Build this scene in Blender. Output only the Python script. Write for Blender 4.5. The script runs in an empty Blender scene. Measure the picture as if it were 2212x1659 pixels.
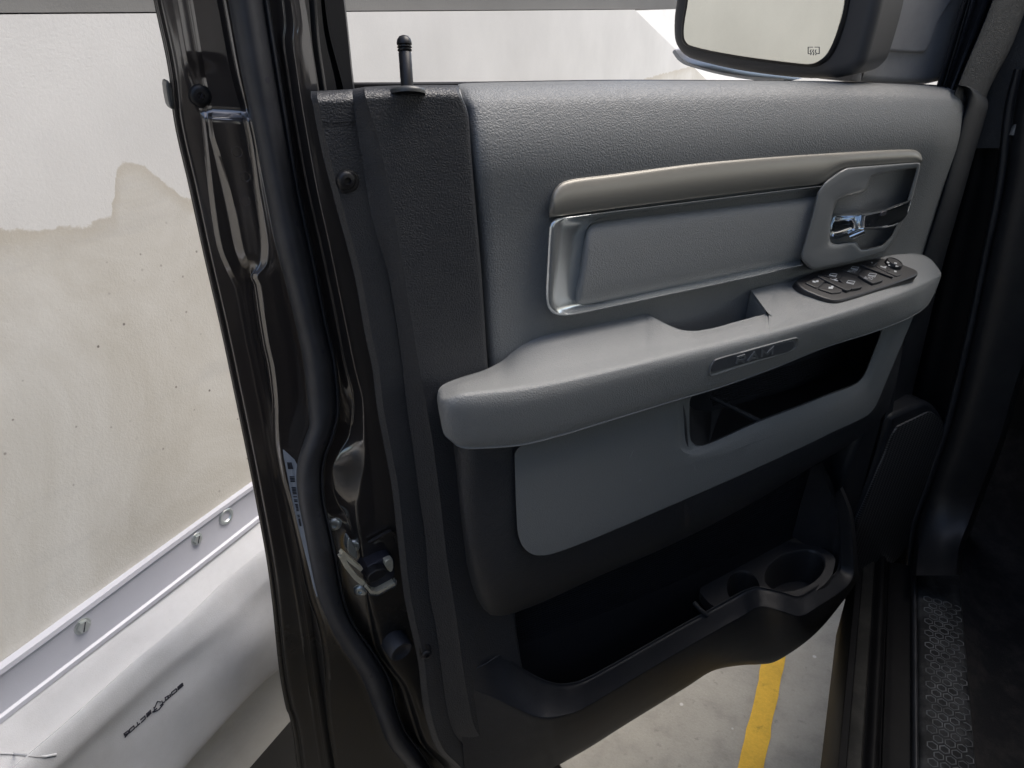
import bpy, bmesh, math, random
import numpy as np
from mathutils import Vector, Matrix
from mathutils.bvhtree import BVHTree
random.seed(4)
sc = bpy.context.scene
COL = sc.collection

# ------------------------------------------------------------------ camera, world, sun, exposure
F, CX, CY = 1534.0, 1106.0, 829.5          # measured focal length and centre of the view (units of a 2212 wide picture)
EYE = np.array([0.0, 0.0, 1.70])           # eye height above the floor
def nrm(v): v = np.array(v, float); return v/np.linalg.norm(v)
DOWN = nrm([90, 2990, F]); UP = -DOWN
def level(x, z=F):
    return nrm([x, -(x*DOWN[0]+z*DOWN[2])/DOWN[1], z])
FWD = level(860)                            # along the truck, the kerb wall and the painted line
RGT = np.cross(FWD, UP)
M = np.array([RGT, FWD, UP])                # world axes: x right of truck, y forward, z up
cam_d = bpy.data.cameras.new('camera'); cam = bpy.data.objects.new('camera', cam_d); COL.objects.link(cam)
cam_d.sensor_width = 36; cam_d.lens = 36*F/2212; cam_d.clip_start = .02; cam_d.clip_end = 300
_r, _u, _b = M@np.array([1,0,0]), M@np.array([0,-1,0]), -(M@np.array([0,0,1]))
cam.matrix_world = Matrix([[_r[i], _u[i], _b[i], EYE[i]] for i in range(3)]+[[0,0,0,1]])
sc.camera = cam

SUN_EL, SUN_AZ = 60, 44                    # azimuth: degrees clockwise from +y
wd = bpy.data.worlds.new('World'); sc.world = wd; wd.use_nodes = True
_nt = wd.node_tree; _bg = _nt.nodes['Background']
_sky = _nt.nodes.new('ShaderNodeTexSky'); _sky.sky_type = 'NISHITA'; _sky.sun_disc = False
_sky.sun_elevation = math.radians(SUN_EL); _sky.sun_rotation = math.radians(SUN_AZ); _sky.dust_density = 3.0; _sky.air_density = 1.0; _sky.ozone_density = .6
_nt.links.new(_sky.outputs[0], _bg.inputs[0]); _bg.inputs[1].default_value = .10
sl = bpy.data.lights.new('sun', 'SUN'); sl.energy = 1.1; sl.angle = math.radians(40); sl.color = (1, .95, .87)
sun = bpy.data.objects.new('sun', sl); COL.objects.link(sun)
_e, _a = math.radians(SUN_EL), math.radians(SUN_AZ)
sun.rotation_euler = Vector((math.sin(_a)*math.cos(_e), math.cos(_a)*math.cos(_e), math.sin(_e))).to_track_quat('Z', 'Y').to_euler()
sc.view_settings.view_transform = 'Standard'; sc.view_settings.look = 'None'; sc.view_settings.gamma = 1
sc.view_settings.use_curve_mapping = False; sc.view_settings.exposure = 1.52
sc.cycles.max_bounces = 8; sc.cycles.diffuse_bounces = 5; sc.cycles.glossy_bounces = 5

# ------------------------------------------------------------------ planes and pixels to points
class Plane:
    def __init__(s, p, n, uax=None):
        s.p = np.array(p, float); s.n = nrm(n)
        u = np.array(uax if uax is not None else [0,1,0], float); u = nrm(u - s.n*(u@s.n)); s.u = u; s.v = np.cross(s.n, u)
    def at(s, x, y, h=0.0):
        r = M@np.array([x-CX, y-CY, F]); p0 = s.p+s.n*h
        return EYE + r*(((p0-EYE)@s.n)/(r@s.n))
def ray(x, y): return nrm(M@np.array([x-CX, y-CY, F]))
_h = np.array([2850., 0, F]); _h[1] = -(_h[0]*DOWN[0]+_h[2]*DOWN[2])/DOWN[1]; _h = nrm(_h)
_away = np.cross(UP, _h); _away = _away if _away[2] > 0 else -_away
_vd = nrm(DOWN + .04*_away)
_n = np.cross(_h, -_vd); _n = _n if _n[2] < 0 else -_n
_k = nrm([2110-CX, 220-CY, F])
def _hit(x, y): r = np.array([x-CX, y-CY, F]); return r*((np.array([0,0,1.])@_n)/(r@_n))
_s = 1.05/np.linalg.norm(_hit(680,200)-_hit(2110,220))
DOOR = Plane(EYE + M@np.array([0,0,_s]), M@_n, M@_h)
P = DOOR.at
N = DOOR.n
WALLX = -.79
WALL = Plane([WALLX,0,0], [1,0,0])
def flat(z): return Plane([0,0,z], [0,0,1])

def Z(x0, y0, s, pts):                      # points read on an enlargement -> picture units
    return [((x0+a*s)/1.82278, (y0+b*s)/1.82278) for a, b in pts]
def pchip(c):
    t = np.array([a for a, _ in c], float); v = np.array([b for _, b in c], float)
    h = np.diff(t); d = np.diff(v)/h; m = np.zeros(len(t))
    m[0], m[-1] = d[0], d[-1]
    for i in range(1, len(t)-1):
        if d[i-1]*d[i] > 0:
            w1, w2 = 2*h[i]+h[i-1], h[i]+2*h[i-1]; m[i] = (w1+w2)/(w1/d[i-1]+w2/d[i])
    def f(x):
        if x <= t[0]: return v[0]+m[0]*(x-t[0])
        if x >= t[-1]: return v[-1]+m[-1]*(x-t[-1])
        i = int(np.searchsorted(t, x)-1); s = (x-t[i])/h[i]
        return ((2*s**3-3*s*s+1)*v[i]+(s**3-2*s*s+s)*h[i]*m[i]+(-2*s**3+3*s*s)*v[i+1]+(s**3-s*s)*h[i]*m[i+1])
    return f
def chaikin(p, it=2, closed=True):
    p = [np.array(q, float) for q in p]
    for _ in range(it):
        q = [] if closed else [p[0]]
        rng = range(len(p)) if closed else range(len(p)-1)
        for i in rng:
            a, b = p[i], p[(i+1) % len(p)]
            q += [a*.75+b*.25, a*.25+b*.75]
        if not closed: q.append(p[-1])
        p = q
    return p
def corner(p, r):
    p = [np.array(q, float) for q in p]; out = []
    for i in range(len(p)):
        a, b, c = p[i-1], p[i], p[(i+1) % len(p)]
        for q in (a, c):
            l = np.linalg.norm(q-b); t = min(r/max(l,1e-6), .45); 
            out.append(b+(q-b)*t)
    return out
def resample(p, n, closed=False):
    p = np.array(p, float)
    if closed: p = np.vstack([p, p[:1]])
    d = np.r_[0, np.cumsum(np.linalg.norm(np.diff(p, axis=0), axis=1))]
    t = np.linspace(0, d[-1], n, endpoint=not closed)
    return np.array([[np.interp(q, d, p[:, k]) for k in range(p.shape[1])] for q in t])
def cat(rows, k):                            # smooth cross-section through the given rows
    out = []; m = len(rows)
    for i in range(m-1):
        a, b, c, d = rows[max(i-1,0)], rows[i], rows[i+1], rows[min(i+2,m-1)]
        for j in range(k):
            t = j/k
            out.append(.5*((2*b)+(c-a)*t+(2*a-5*b+4*c-d)*t*t+(3*b-a-3*c+d)*t**3))
    out.append(rows[-1]); return out

# ------------------------------------------------------------------ objects
def empty(name, loc, label, category, group=None):
    o = bpy.data.objects.new(name, None); o.empty_display_size = .05; COL.objects.link(o); o.location = loc
    o['label'] = label; o['category'] = category
    if group: o['group'] = group
    return o
def root_loc(o):
    l = Vector((0,0,0))
    while o is not None: l += o.location; o = o.parent
    return l
def build(name, verts, faces, mat, parent=None, smooth=True, angle=40, label=None):
    me = bpy.data.meshes.new(name)
    off = root_loc(parent)
    me.from_pydata([tuple(np.array(v)-np.array(off)) for v in verts], [], [tuple(int(i) for i in f) for f in faces])
    bm = bmesh.new(); bm.from_mesh(me); bmesh.ops.remove_doubles(bm, verts=bm.verts, dist=1e-6)
    bmesh.ops.recalc_face_normals(bm, faces=bm.faces); bm.to_mesh(me); bm.free()
    me.materials.append(mat)
    if smooth:
        me.shade_smooth(); me.set_sharp_from_angle(angle=math.radians(angle))
    o = bpy.data.objects.new(name, me); COL.objects.link(o); o.parent = parent
    if label: o['label'] = label
    return o
def grid_faces(r, c, closed=False, base=0):
    f = []
    for i in range(r-1):
        for j in range(c if closed else c-1):
            a, b = i*c+j, i*c+(j+1) % c
            f.append((base+a, base+b, base+b+c, base+a+c))
    return f
def loft(name, rows, mat, parent, k=1, closed=False, cap=False, **kw):
    rows = [np.array(r, float) for r in rows]
    if k > 1: rows = cat(rows, k)
    c = len(rows[0]); v = [p for r in rows for p in r]; f = grid_faces(len(rows), c, closed)
    if cap: f.append(tuple(range((len(rows)-1)*c, len(rows)*c)))
    return build(name, v, f, mat, parent, **kw)
def inset(p, d):
    p = np.array(p, float); n = len(p)
    area = .5*sum(p[i][0]*p[(i+1)%n][1]-p[(i+1)%n][0]*p[i][1] for i in range(n)); sg = 1 if area > 0 else -1
    out = []
    for i in range(n):
        a, b, c = p[i-1], p[i], p[(i+1)%n]
        e1, e2 = b-a, c-b
        e1 = e1/(np.linalg.norm(e1)+1e-12); e2 = e2/(np.linalg.norm(e2)+1e-12)
        n1, n2 = np.array([-e1[1], e1[0]]), np.array([-e2[1], e2[0]])
        m = n1+n2; l = np.linalg.norm(m)
        if l < 1e-6: out.append(b); continue
        m /= l; out.append(b+sg*m*d/max(.45, m@n1))
    return np.array(out)
def slab_vf(pl, px, top, base, b, rings=4, it=2, side=None, cr=None):
    if cr: px = corner(px, cr)
    pts = chaikin(px, it) if it else [np.array(q, float) for q in px]
    w3 = [pl.at(x, y, top) for x, y in pts]
    q = np.array([[(w-pl.p)@pl.u, (w-pl.p)@pl.v] for w in w3])
    if side: q = resample(q, side, True)
    R = [(q, base)]
    for i in range(rings+1):
        a = math.pi/2*i/rings
        R.append((inset(q, b*(1-math.cos(a))), top-b_h(top, base, b)*(1-math.sin(a))))
    R.append((inset(q, b*1.12), top))
    n = len(q); v = []; f = []
    for qq, h in R: v += [pl.p+pl.u*x+pl.v*y+pl.n*h for x, y in qq]
    f = grid_faces(len(R), n, True); f.append(tuple(range((len(R)-1)*n, len(R)*n)))
    return v, f
def b_h(top, base, b): return min(b, (top-base)*.95)
def slab(name, pl, px, top, base, b, mat, parent, rings=4, it=2, side=None, cr=None, **kw):
    v, f = slab_vf(pl, px, top, base, b, rings, it, side, cr)
    return build(name, v, f, mat, parent, **kw)
def vrow(c, w, ys):                           # a curve x(y) at height w over the door plane
    fx = c if callable(c) else pchip(c)
    fw = w if callable(w) else (pchip(w) if isinstance(w, list) else (lambda y: w))
    return np.array([P(fx(y), y, fw(y)) for y in ys])
def hrow(c, w, xs):
    fy = c if callable(c) else pchip(c)
    fw = w if callable(w) else (pchip(w) if isinstance(w, list) else (lambda x: w))
    return np.array([P(x, fy(x), fw(x)) for x in xs])
def off(c, d): return [(a, b+d) for a, b in c]
class Surf:                                   # looks up the point of a built surface behind a picture point
    def __init__(s, *obs):
        V = []; Fc = []
        for o in obs:
            l = root_loc(o); b = len(V)
            V += [v.co+l for v in o.data.vertices]; Fc += [[b+i for i in p.vertices] for p in o.data.polygons]
        s.t = BVHTree.FromPolygons(V, Fc)
    def hit(s, x, y):
        r = Vector(ray(x, y)); l, n, i, d = s.t.ray_cast(Vector(EYE), r)
        if l is None: return None, None
        if n.dot(r) > 0: n = -n
        return np.array(l), np.array(n)
    def plane(s, pts):
        q = [s.hit(x, y)[0] for x, y in pts]; q = np.array([a for a in q if a is not None]); c = q.mean(0)
        n = np.linalg.svd(q-c)[2][2]
        if n@(EYE-c) < 0: n = -n
        return Plane(c, n, DOOR.u)
def ribbon_vf(lines, wpx, surf, h=.0004, th=.0006, step=6):
    V = []; Fc = []
    at = surf.hit if isinstance(surf, Surf) else (lambda x, y: (surf.at(x, y, 0), surf.n))
    for ln in lines:
        ln = np.array(ln, float); L = np.linalg.norm(np.diff(ln, axis=0), axis=1).sum()
        if len(ln) > 2 and np.allclose(ln[0], ln[-1]): pass
        # keep the corners
        pts = []
        for a, b in zip(ln[:-1], ln[1:]):
            m = max(1, int(np.linalg.norm(b-a)/step))
            pts += [a+(b-a)*i/m for i in range(m)]
        pts.append(ln[-1]); pts = np.array(pts); n = len(pts); rows = []
        for i in range(n):
            d = pts[min(i+1,n-1)]-pts[max(i-1,0)]
            d1 = pts[min(i+1,n-1)]-pts[i] if i < n-1 else pts[i]-pts[i-1]
            d0 = pts[i]-pts[i-1] if i > 0 else d1
            e0 = nrm(d0) if np.linalg.norm(d0) > 0 else nrm(d1); e1 = nrm(d1)
            m_ = nrm(np.array([-e0[1]-e1[1], e0[0]+e1[0]])) if np.linalg.norm(e0+e1) > 1e-6 else np.array([-e1[1], e1[0]])
            kk = wpx/2/max(.4, m_@np.array([-e1[1], e1[0]]))
            r = []
            for sg in (-1, 1):
                q = pts[i]+m_*kk*sg; p, nn = at(*q)
                r.append((p, nn))
            if r[0][0] is None or r[1][0] is None: continue
            rows.append([r[0][0]+r[0][1]*(h-th), r[0][0]+r[0][1]*h, r[1][0]+r[1][1]*h, r[1][0]+r[1][1]*(h-th)])
        if len(rows) < 2: continue
        b = len(V); V += [p for r in rows for p in r]; Fc += grid_faces(len(rows), 4, False, b)
        Fc += [(b, b+1, b+2, b+3), tuple(b+(len(rows)-1)*4+i for i in (3,2,1,0))]
    return V, Fc
def ribbon(name, lines, wpx, surf, mat, parent, **kw):
    V, Fc = ribbon_vf(lines, wpx, surf, **kw)
    return build(name, V, Fc, mat, parent, angle=30)
def lathe_vf(p, n, prof, seg=28, star=None):
    p = np.array(p); n = nrm(n); a = nrm(np.cross(n, [0.3,.2,1.])); b = np.cross(n, a); V = []
    for r, h in prof:
        for i in range(seg):
            t = 2*math.pi*i/seg; V.append(p+a*math.cos(t)*r+b*math.sin(t)*r+n*h)
    f = grid_faces(len(prof), seg, True); f.append(tuple(range((len(prof)-1)*seg, len(prof)*seg)))
    return V, f
def lathe(name, p, n, prof, mat, parent, seg=28, **kw):
    V, f = lathe_vf(p, n, prof, seg); return build(name, V, f, mat, parent, **kw)
def tube_vf(pts, r, seg=10, fl=1.0, nrmal=None):
    pts = [np.array(p, float) for p in pts]; V = []
    for i, p in enumerate(pts):
        d = nrm(pts[min(i+1,len(pts)-1)]-pts[max(i-1,0)])
        up = nrmal if nrmal is not None else np.array([0.1,.2,1.])
        a = nrm(np.cross(d, up)); b = np.cross(a, d)
        V += [p+a*math.cos(2*math.pi*k/seg)*r+b*math.sin(2*math.pi*k/seg)*r*fl for k in range(seg)]
    f = grid_faces(len(pts), seg, True); f += [tuple(range(seg)), tuple(range(len(V)-1, len(V)-seg-1, -1))]
    return V, f
def join(*vfs):
    V = []; Fc = []
    for v, f in vfs:
        b = len(V); V += list(v); Fc += [tuple(b+i for i in q) for q in f]
    return V, Fc
def box_vf(x0, x1, y0, y1, z0, z1):
    v = [(x,y,z) for x in (x0,x1) for y in (y0,y1) for z in (z0,z1)]
    return v, [(0,1,3,2),(4,6,7,5),(0,4,5,1),(2,3,7,6),(0,2,6,4),(1,5,7,3)]

# ------------------------------------------------------------------ materials
def mat(name, col, rough=.5, metal=0, coat=0, grain=0, gscale=260, spec=.5, var=0, vscale=8, dust=0, dustcol=(.3,.28,.25), coatr=.03, fine=0, cior=1.5, even=False):
    m = bpy.data.materials.new(name); m.use_nodes = True; nt = m.node_tree; L = nt.links.new
    b = nt.nodes['Principled BSDF']; b.inputs['Base Color'].default_value = (*col, 1)
    b.inputs['Roughness'].default_value = rough; b.inputs['Metallic'].default_value = metal
    b.inputs['Specular IOR Level'].default_value = spec
    b.inputs['Coat Weight'].default_value = coat; b.inputs['Coat IOR'].default_value = cior; b.inputs['Coat Roughness'].default_value = coatr
    tc = nt.nodes.new('ShaderNodeTexCoord'); O = tc.outputs['Object']
    def noise(s, det=4, rg=.55, vec=O):
        n = nt.nodes.new('ShaderNodeTexNoise'); n.inputs['Scale'].default_value = s; n.inputs['Detail'].default_value = det; n.inputs['Roughness'].default_value = rg
        L(vec, n.inputs['Vector']); return n
    def ramp(inp, a, b2, c0=(0,0,0,1), c1=(1,1,1,1)):
        r = nt.nodes.new('ShaderNodeValToRGB'); r.color_ramp.elements[0].position = a; r.color_ramp.elements[1].position = b2
        r.color_ramp.elements[0].color = c0; r.color_ramp.elements[1].color = c1; L(inp, r.inputs[0]); return r
    def mix(fac, c1, c2, typ='MIX'):
        x = nt.nodes.new('ShaderNodeMix'); x.data_type = 'RGBA'; x.blend_type = typ
        if isinstance(fac, float): x.inputs[0].default_value = fac
        else: L(fac, x.inputs[0])
        for k, c in ((6, c1), (7, c2)):
            if isinstance(c, tuple): x.inputs[k].default_value = (*c[:3], 1)
            else: L(c, x.inputs[k])
        return x.outputs[2]
    cur = None
    if var:
        n = noise(vscale, 6, .65)
        r = ramp(n.outputs['Fac'], .3, .7, tuple(c*(1-var) for c in col)+(1,), tuple(min(1, c*(1+var)) for c in col)+(1,))
        cur = r.outputs[0]
    if dust:
        n = noise(14, 8, .75); r = ramp(n.outputs['Fac'], .45, .8)
        mu = nt.nodes.new('ShaderNodeMath'); mu.operation = 'MULTIPLY'; mu.inputs[1].default_value = dust; L(r.outputs[0], mu.inputs[0])
        cur = mix(mu.outputs[0], cur if cur is not None else col, dustcol)
        n2 = noise(420, 2, .5); r2 = ramp(n2.outputs['Fac'], .74, .78)
        mu2 = nt.nodes.new('ShaderNodeMath'); mu2.operation = 'MULTIPLY'; mu2.inputs[1].default_value = min(1, dust*2); L(r2.outputs[0], mu2.inputs[0])
        cur = mix(mu2.outputs[0], cur, dustcol)
    if cur is not None: L(cur, b.inputs['Base Color'])
    rn = noise(30, 4, .6); rr = nt.nodes.new('ShaderNodeMapRange'); L(rn.outputs['Fac'], rr.inputs[0])
    rr.inputs[3].default_value = max(0, rough*.94); rr.inputs[4].default_value = min(1, rough*1.06)
    if not even: L(rr.outputs[0], b.inputs['Roughness'])
    if grain:
        nd = noise(60, 3); mx = nt.nodes.new('ShaderNodeMix'); mx.data_type = 'RGBA'; mx.blend_type = 'ADD'; mx.inputs[0].default_value = .012
        L(O, mx.inputs[6]); L(nd.outputs['Color'], mx.inputs[7])
        v = nt.nodes.new('ShaderNodeTexVoronoi'); v.feature = 'DISTANCE_TO_EDGE'; v.inputs['Scale'].default_value = gscale; L(mx.outputs[2], v.inputs['Vector'])
        r = ramp(v.outputs['Distance'], 0.0, .28)
        n3 = noise(900, 2)
        ad = nt.nodes.new('ShaderNodeMath'); ad.operation = 'MULTIPLY_ADD'; L(n3.outputs['Fac'], ad.inputs[0]); ad.inputs[1].default_value = .35; L(r.outputs[0], ad.inputs[2])
        bp = nt.nodes.new('ShaderNodeBump'); bp.inputs['Strength'].default_value = grain; bp.inputs['Distance'].default_value = .0006
        L(ad.outputs[0], bp.inputs['Height']); L(bp.outputs[0], b.inputs['Normal'])
    elif fine:
        n3 = noise(gscale, 5, .6); bp = nt.nodes.new('ShaderNodeBump'); bp.inputs['Strength'].default_value = fine; bp.inputs['Distance'].default_value = .001
        L(n3.outputs['Fac'], bp.inputs['Height']); L(bp.outputs[0], b.inputs['Normal'])
    return m
GREY = mat('grey_leatherette', (.17,.176,.178), .5, grain=.55, gscale=330, spec=.35)
GREYS = mat('grey_soft_vinyl', (.225,.231,.232), .5, grain=.45, gscale=420, spec=.35)
GREYP = mat('grey_smooth_plastic', (.18,.187,.19), .42, fine=.12, gscale=900)
GREYL = mat('grey_lower_plastic', (.16,.169,.173), .5, grain=.3, gscale=420, spec=.35, dust=.04)
DARK = mat('charcoal_plastic', (.027,.029,.034), .43, grain=.5, gscale=380, spec=.5, dust=.03)
DARKS = mat('charcoal_smooth_plastic', (.018,.020,.025), .44, grain=.3, gscale=420, spec=.36, dust=.05)
POCK = mat('pocket_plastic', (.012,.013,.018), .6, fine=.2, gscale=500, spec=.3)
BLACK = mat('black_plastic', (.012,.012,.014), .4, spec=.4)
SWITCH = mat('switch_plastic', (.026,.026,.029), .42, fine=.06, gscale=1500)
RUBBER = mat('rubber_seal', (.03,.032,.038), .5, fine=.15, gscale=300, spec=.5, var=.25, vscale=25)
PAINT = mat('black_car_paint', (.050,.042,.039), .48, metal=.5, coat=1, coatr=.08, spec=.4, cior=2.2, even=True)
def road_dust(m, z0, z1):
    nt = m.node_tree; L = nt.links.new; b = nt.nodes['Principled BSDF']
    tc = nt.nodes.new('ShaderNodeTexCoord'); sp = nt.nodes.new('ShaderNodeSeparateXYZ'); L(tc.outputs['Object'], sp.inputs[0])
    n = nt.nodes.new('ShaderNodeTexNoise'); n.inputs['Scale'].default_value = 16; n.inputs['Detail'].default_value = 8; n.inputs['Roughness'].default_value = .7; L(tc.outputs['Object'], n.inputs['Vector'])
    a = nt.nodes.new('ShaderNodeMath'); a.operation = 'MULTIPLY_ADD'; L(n.outputs['Fac'], a.inputs[0]); a.inputs[1].default_value = .35; L(sp.outputs['Z'], a.inputs[2])
    def mr(v0, v1):
        r = nt.nodes.new('ShaderNodeMapRange'); r.inputs[1].default_value = z0+.17; r.inputs[2].default_value = z1+.17; r.inputs[3].default_value = v0; r.inputs[4].default_value = v1; L(a.outputs[0], r.inputs[0]); return r.outputs[0]
    L(mr(.22, 1), b.inputs['Coat Weight']); L(mr(.30, .08), b.inputs['Coat Roughness'])
    x = nt.nodes.new('ShaderNodeMix'); x.data_type = 'RGBA'; L(mr(1, 0), x.inputs[0]); x.inputs[6].default_value = (.050,.042,.039,1); x.inputs[7].default_value = (.026,.024,.022,1); L(x.outputs[2], b.inputs['Base Color'])
road_dust(PAINT, .50, .72)
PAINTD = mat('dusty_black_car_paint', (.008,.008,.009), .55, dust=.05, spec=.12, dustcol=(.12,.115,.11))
TAUPE = mat('satin_taupe_metal', (.24,.23,.205), .4, metal=.35)
CHROME = mat('satin_chrome', (.64,.67,.68), .22, metal=.78, even=True)
HANDLE = mat('handle_chrome', (.72,.74,.76), .08, metal=.95, even=True)
MIRRORC = mat('bright_chrome', (.75,.77,.8), .08, metal=.9, even=True)
STEEL = mat('zinc_steel', (.52,.55,.54), .38, metal=.8)
BRASS = mat('yellowed_zinc', (.74,.70,.56), .4, metal=.55, var=.2, vscale=60)
PRINT = mat('white_print', (.55,.57,.59), .5)
LABEL = mat('label_paper', (.36,.39,.43), .6)
INK = mat('black_ink', (.02,.02,.03), .6)
VINYL = mat('white_vinyl', (.56,.565,.575), .42, fine=.3, gscale=700, var=.10, vscale=6, dust=.28, dustcol=(.34,.33,.31))
BAND = mat('lilac_vinyl_band', (.47,.475,.52), .4, fine=.1, gscale=500, var=.03)
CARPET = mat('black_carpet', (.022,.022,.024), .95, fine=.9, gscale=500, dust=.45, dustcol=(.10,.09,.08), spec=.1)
SILLM = mat('dusty_sill_plastic', (.014,.015,.017), .68, fine=.25, gscale=350, var=.3, vscale=12, dust=.6, dustcol=(.13,.135,.14), spec=.22)
SATIN = mat('satin_black_strip', (.05,.052,.052), .38, dust=.1)
MIRG = mat('mirror_glass', (.86,.87,.80), .01, metal=1)
MIRF = mat('mirror_frame_plastic', (.05,.051,.056), .48, fine=.2, gscale=1200)
MIRA = mat('mirror_arm_plastic', (.27,.27,.28), .5, fine=.35, gscale=900, var=.12, vscale=20)

def wall_mat(name, base, stain=True):
    m = bpy.data.materials.new(name); m.use_nodes = True; nt = m.node_tree; L = nt.links.new; b = nt.nodes['Principled BSDF']
    b.inputs['Roughness'].default_value = .85; b.inputs['Specular IOR Level'].default_value = .2
    tc = nt.nodes.new('ShaderNodeTexCoord'); O = tc.outputs['Object']
    def N_(s, d=6, r=.6, dist=0, vec=O):
        n = nt.nodes.new('ShaderNodeTexNoise'); n.inputs['Scale'].default_value = s; n.inputs['Detail'].default_value = d; n.inputs['Roughness'].default_value = r; n.inputs['Distortion'].default_value = dist
        L(vec, n.inputs['Vector']); return n.outputs['Fac']
    def R_(i, a, c, v0=0., v1=1.):
        r = nt.nodes.new('ShaderNodeMapRange'); r.inputs[1].default_value = a; r.inputs[2].default_value = c; r.inputs[3].default_value = v0; r.inputs[4].default_value = v1; L(i, r.inputs[0]); return r.outputs[0]
    def X_(f, c1, c2, t='MIX'):
        x = nt.nodes.new('ShaderNodeMix'); x.data_type = 'RGBA'; x.blend_type = t; L(f, x.inputs[0])
        for k, c in ((6, c1), (7, c2)):
            if isinstance(c, tuple): x.inputs[k].default_value = (*c, 1)
            else: L(c, x.inputs[k])
        return x.outputs[2]
    def MA(op, a, c):
        x = nt.nodes.new('ShaderNodeMath'); x.operation = op
        for k, q in ((0, a), (1, c)):
            if isinstance(q, float): x.inputs[k].default_value = q
            else: L(q, x.inputs[k])
        return x.outputs[0]
    c = X_(R_(N_(3.2, 8, .62), .35, .68), tuple(v*.86 for v in base), base)
    if stain:
        # damp lower region: a wandering edge, browner and smoother than the whitewash above it
        sp = nt.nodes.new('ShaderNodeSeparateXYZ'); L(O, sp.inputs[0])
        cr = nt.nodes.new('ShaderNodeValToRGB'); L(sp.outputs['Y'], cr.inputs[0])
        ky = [(.30,.60),(.38,.52),(.452,.42),(.495,.37),(.532,.40),(.545,.60),(.553,.72),(.566,.755),(.582,.735),(.603,.60),(.64,.36),(.9,.35)]
        while len(cr.color_ramp.elements) < len(ky): cr.color_ramp.elements.new(.5)
        for e, (p, c_) in zip(cr.color_ramp.elements, ky): e.position = p; e.color = (c_, c_, c_, 1)
        edge = MA('ADD', sp.outputs['Z'], MA('MULTIPLY', MA('SUBTRACT', N_(34, 7, .7, .4), .5), .028))
        edge = MA('SUBTRACT', edge, MA('MULTIPLY', cr.outputs[0], .15))
        low = R_(edge, 1.4515, 1.4485)                         # 1 below the edge
        rim = MA('MULTIPLY', R_(edge, 1.4515, 1.4485), R_(edge, 1.425, 1.448))
        beige = X_(R_(N_(4, 9, .7, .6), .35, .7), tuple(base[i]*k for i, k in enumerate((.74,.71,.645))), tuple(base[i]*k for i, k in enumerate((.95,.94,.91))))
        c = X_(low, c, beige)
        c = X_(MA('MULTIPLY', rim, .55), c, tuple(base[i]*k for i, k in enumerate((.66,.60,.50))))
        sc_ = nt.nodes.new('ShaderNodeMapping'); sc_.inputs['Scale'].default_value = (1, .25, 1.6); sc_.inputs['Rotation'].default_value = (.5, 0, 0); L(O, sc_.inputs[0])
        c = X_(MA('MULTIPLY', R_(N_(9, 8, .7, .3, sc_.outputs[0]), .56, .72), MA('MULTIPLY', low, .35)), c, tuple(v*.62 for v in base))
        v = nt.nodes.new('ShaderNodeTexVoronoi'); v.inputs['Scale'].default_value = 42; L(O, v.inputs['Vector'])
        holes = MA('MULTIPLY', R_(v.outputs['Distance'], .085, .05), MA('MULTIPLY', low, R_(N_(2.5, 3), .47, .56)))
        c = X_(holes, c, (.16, .14, .12))
    g = N_(260, 4, .7)
    c = X_(R_(g, .3, .7, .0, .22), c, tuple(v*.78 for v in base))
    L(c, b.inputs['Base Color'])
    bp = nt.nodes.new('ShaderNodeBump'); bp.inputs['Strength'].default_value = .22; bp.inputs['Distance'].default_value = .0015; L(g, bp.inputs['Height']); L(bp.outputs[0], b.inputs['Normal'])
    return m
WALLM = wall_mat('whitewashed_concrete', (.73,.722,.695))
WALLU = wall_mat('grey_render', (.15,.15,.145), False)
WALLB = wall_mat('pale_render', (.82,.81,.78), False)
WALLG = wall_mat('grey_base_paint', (.50,.50,.48), False)

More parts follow.
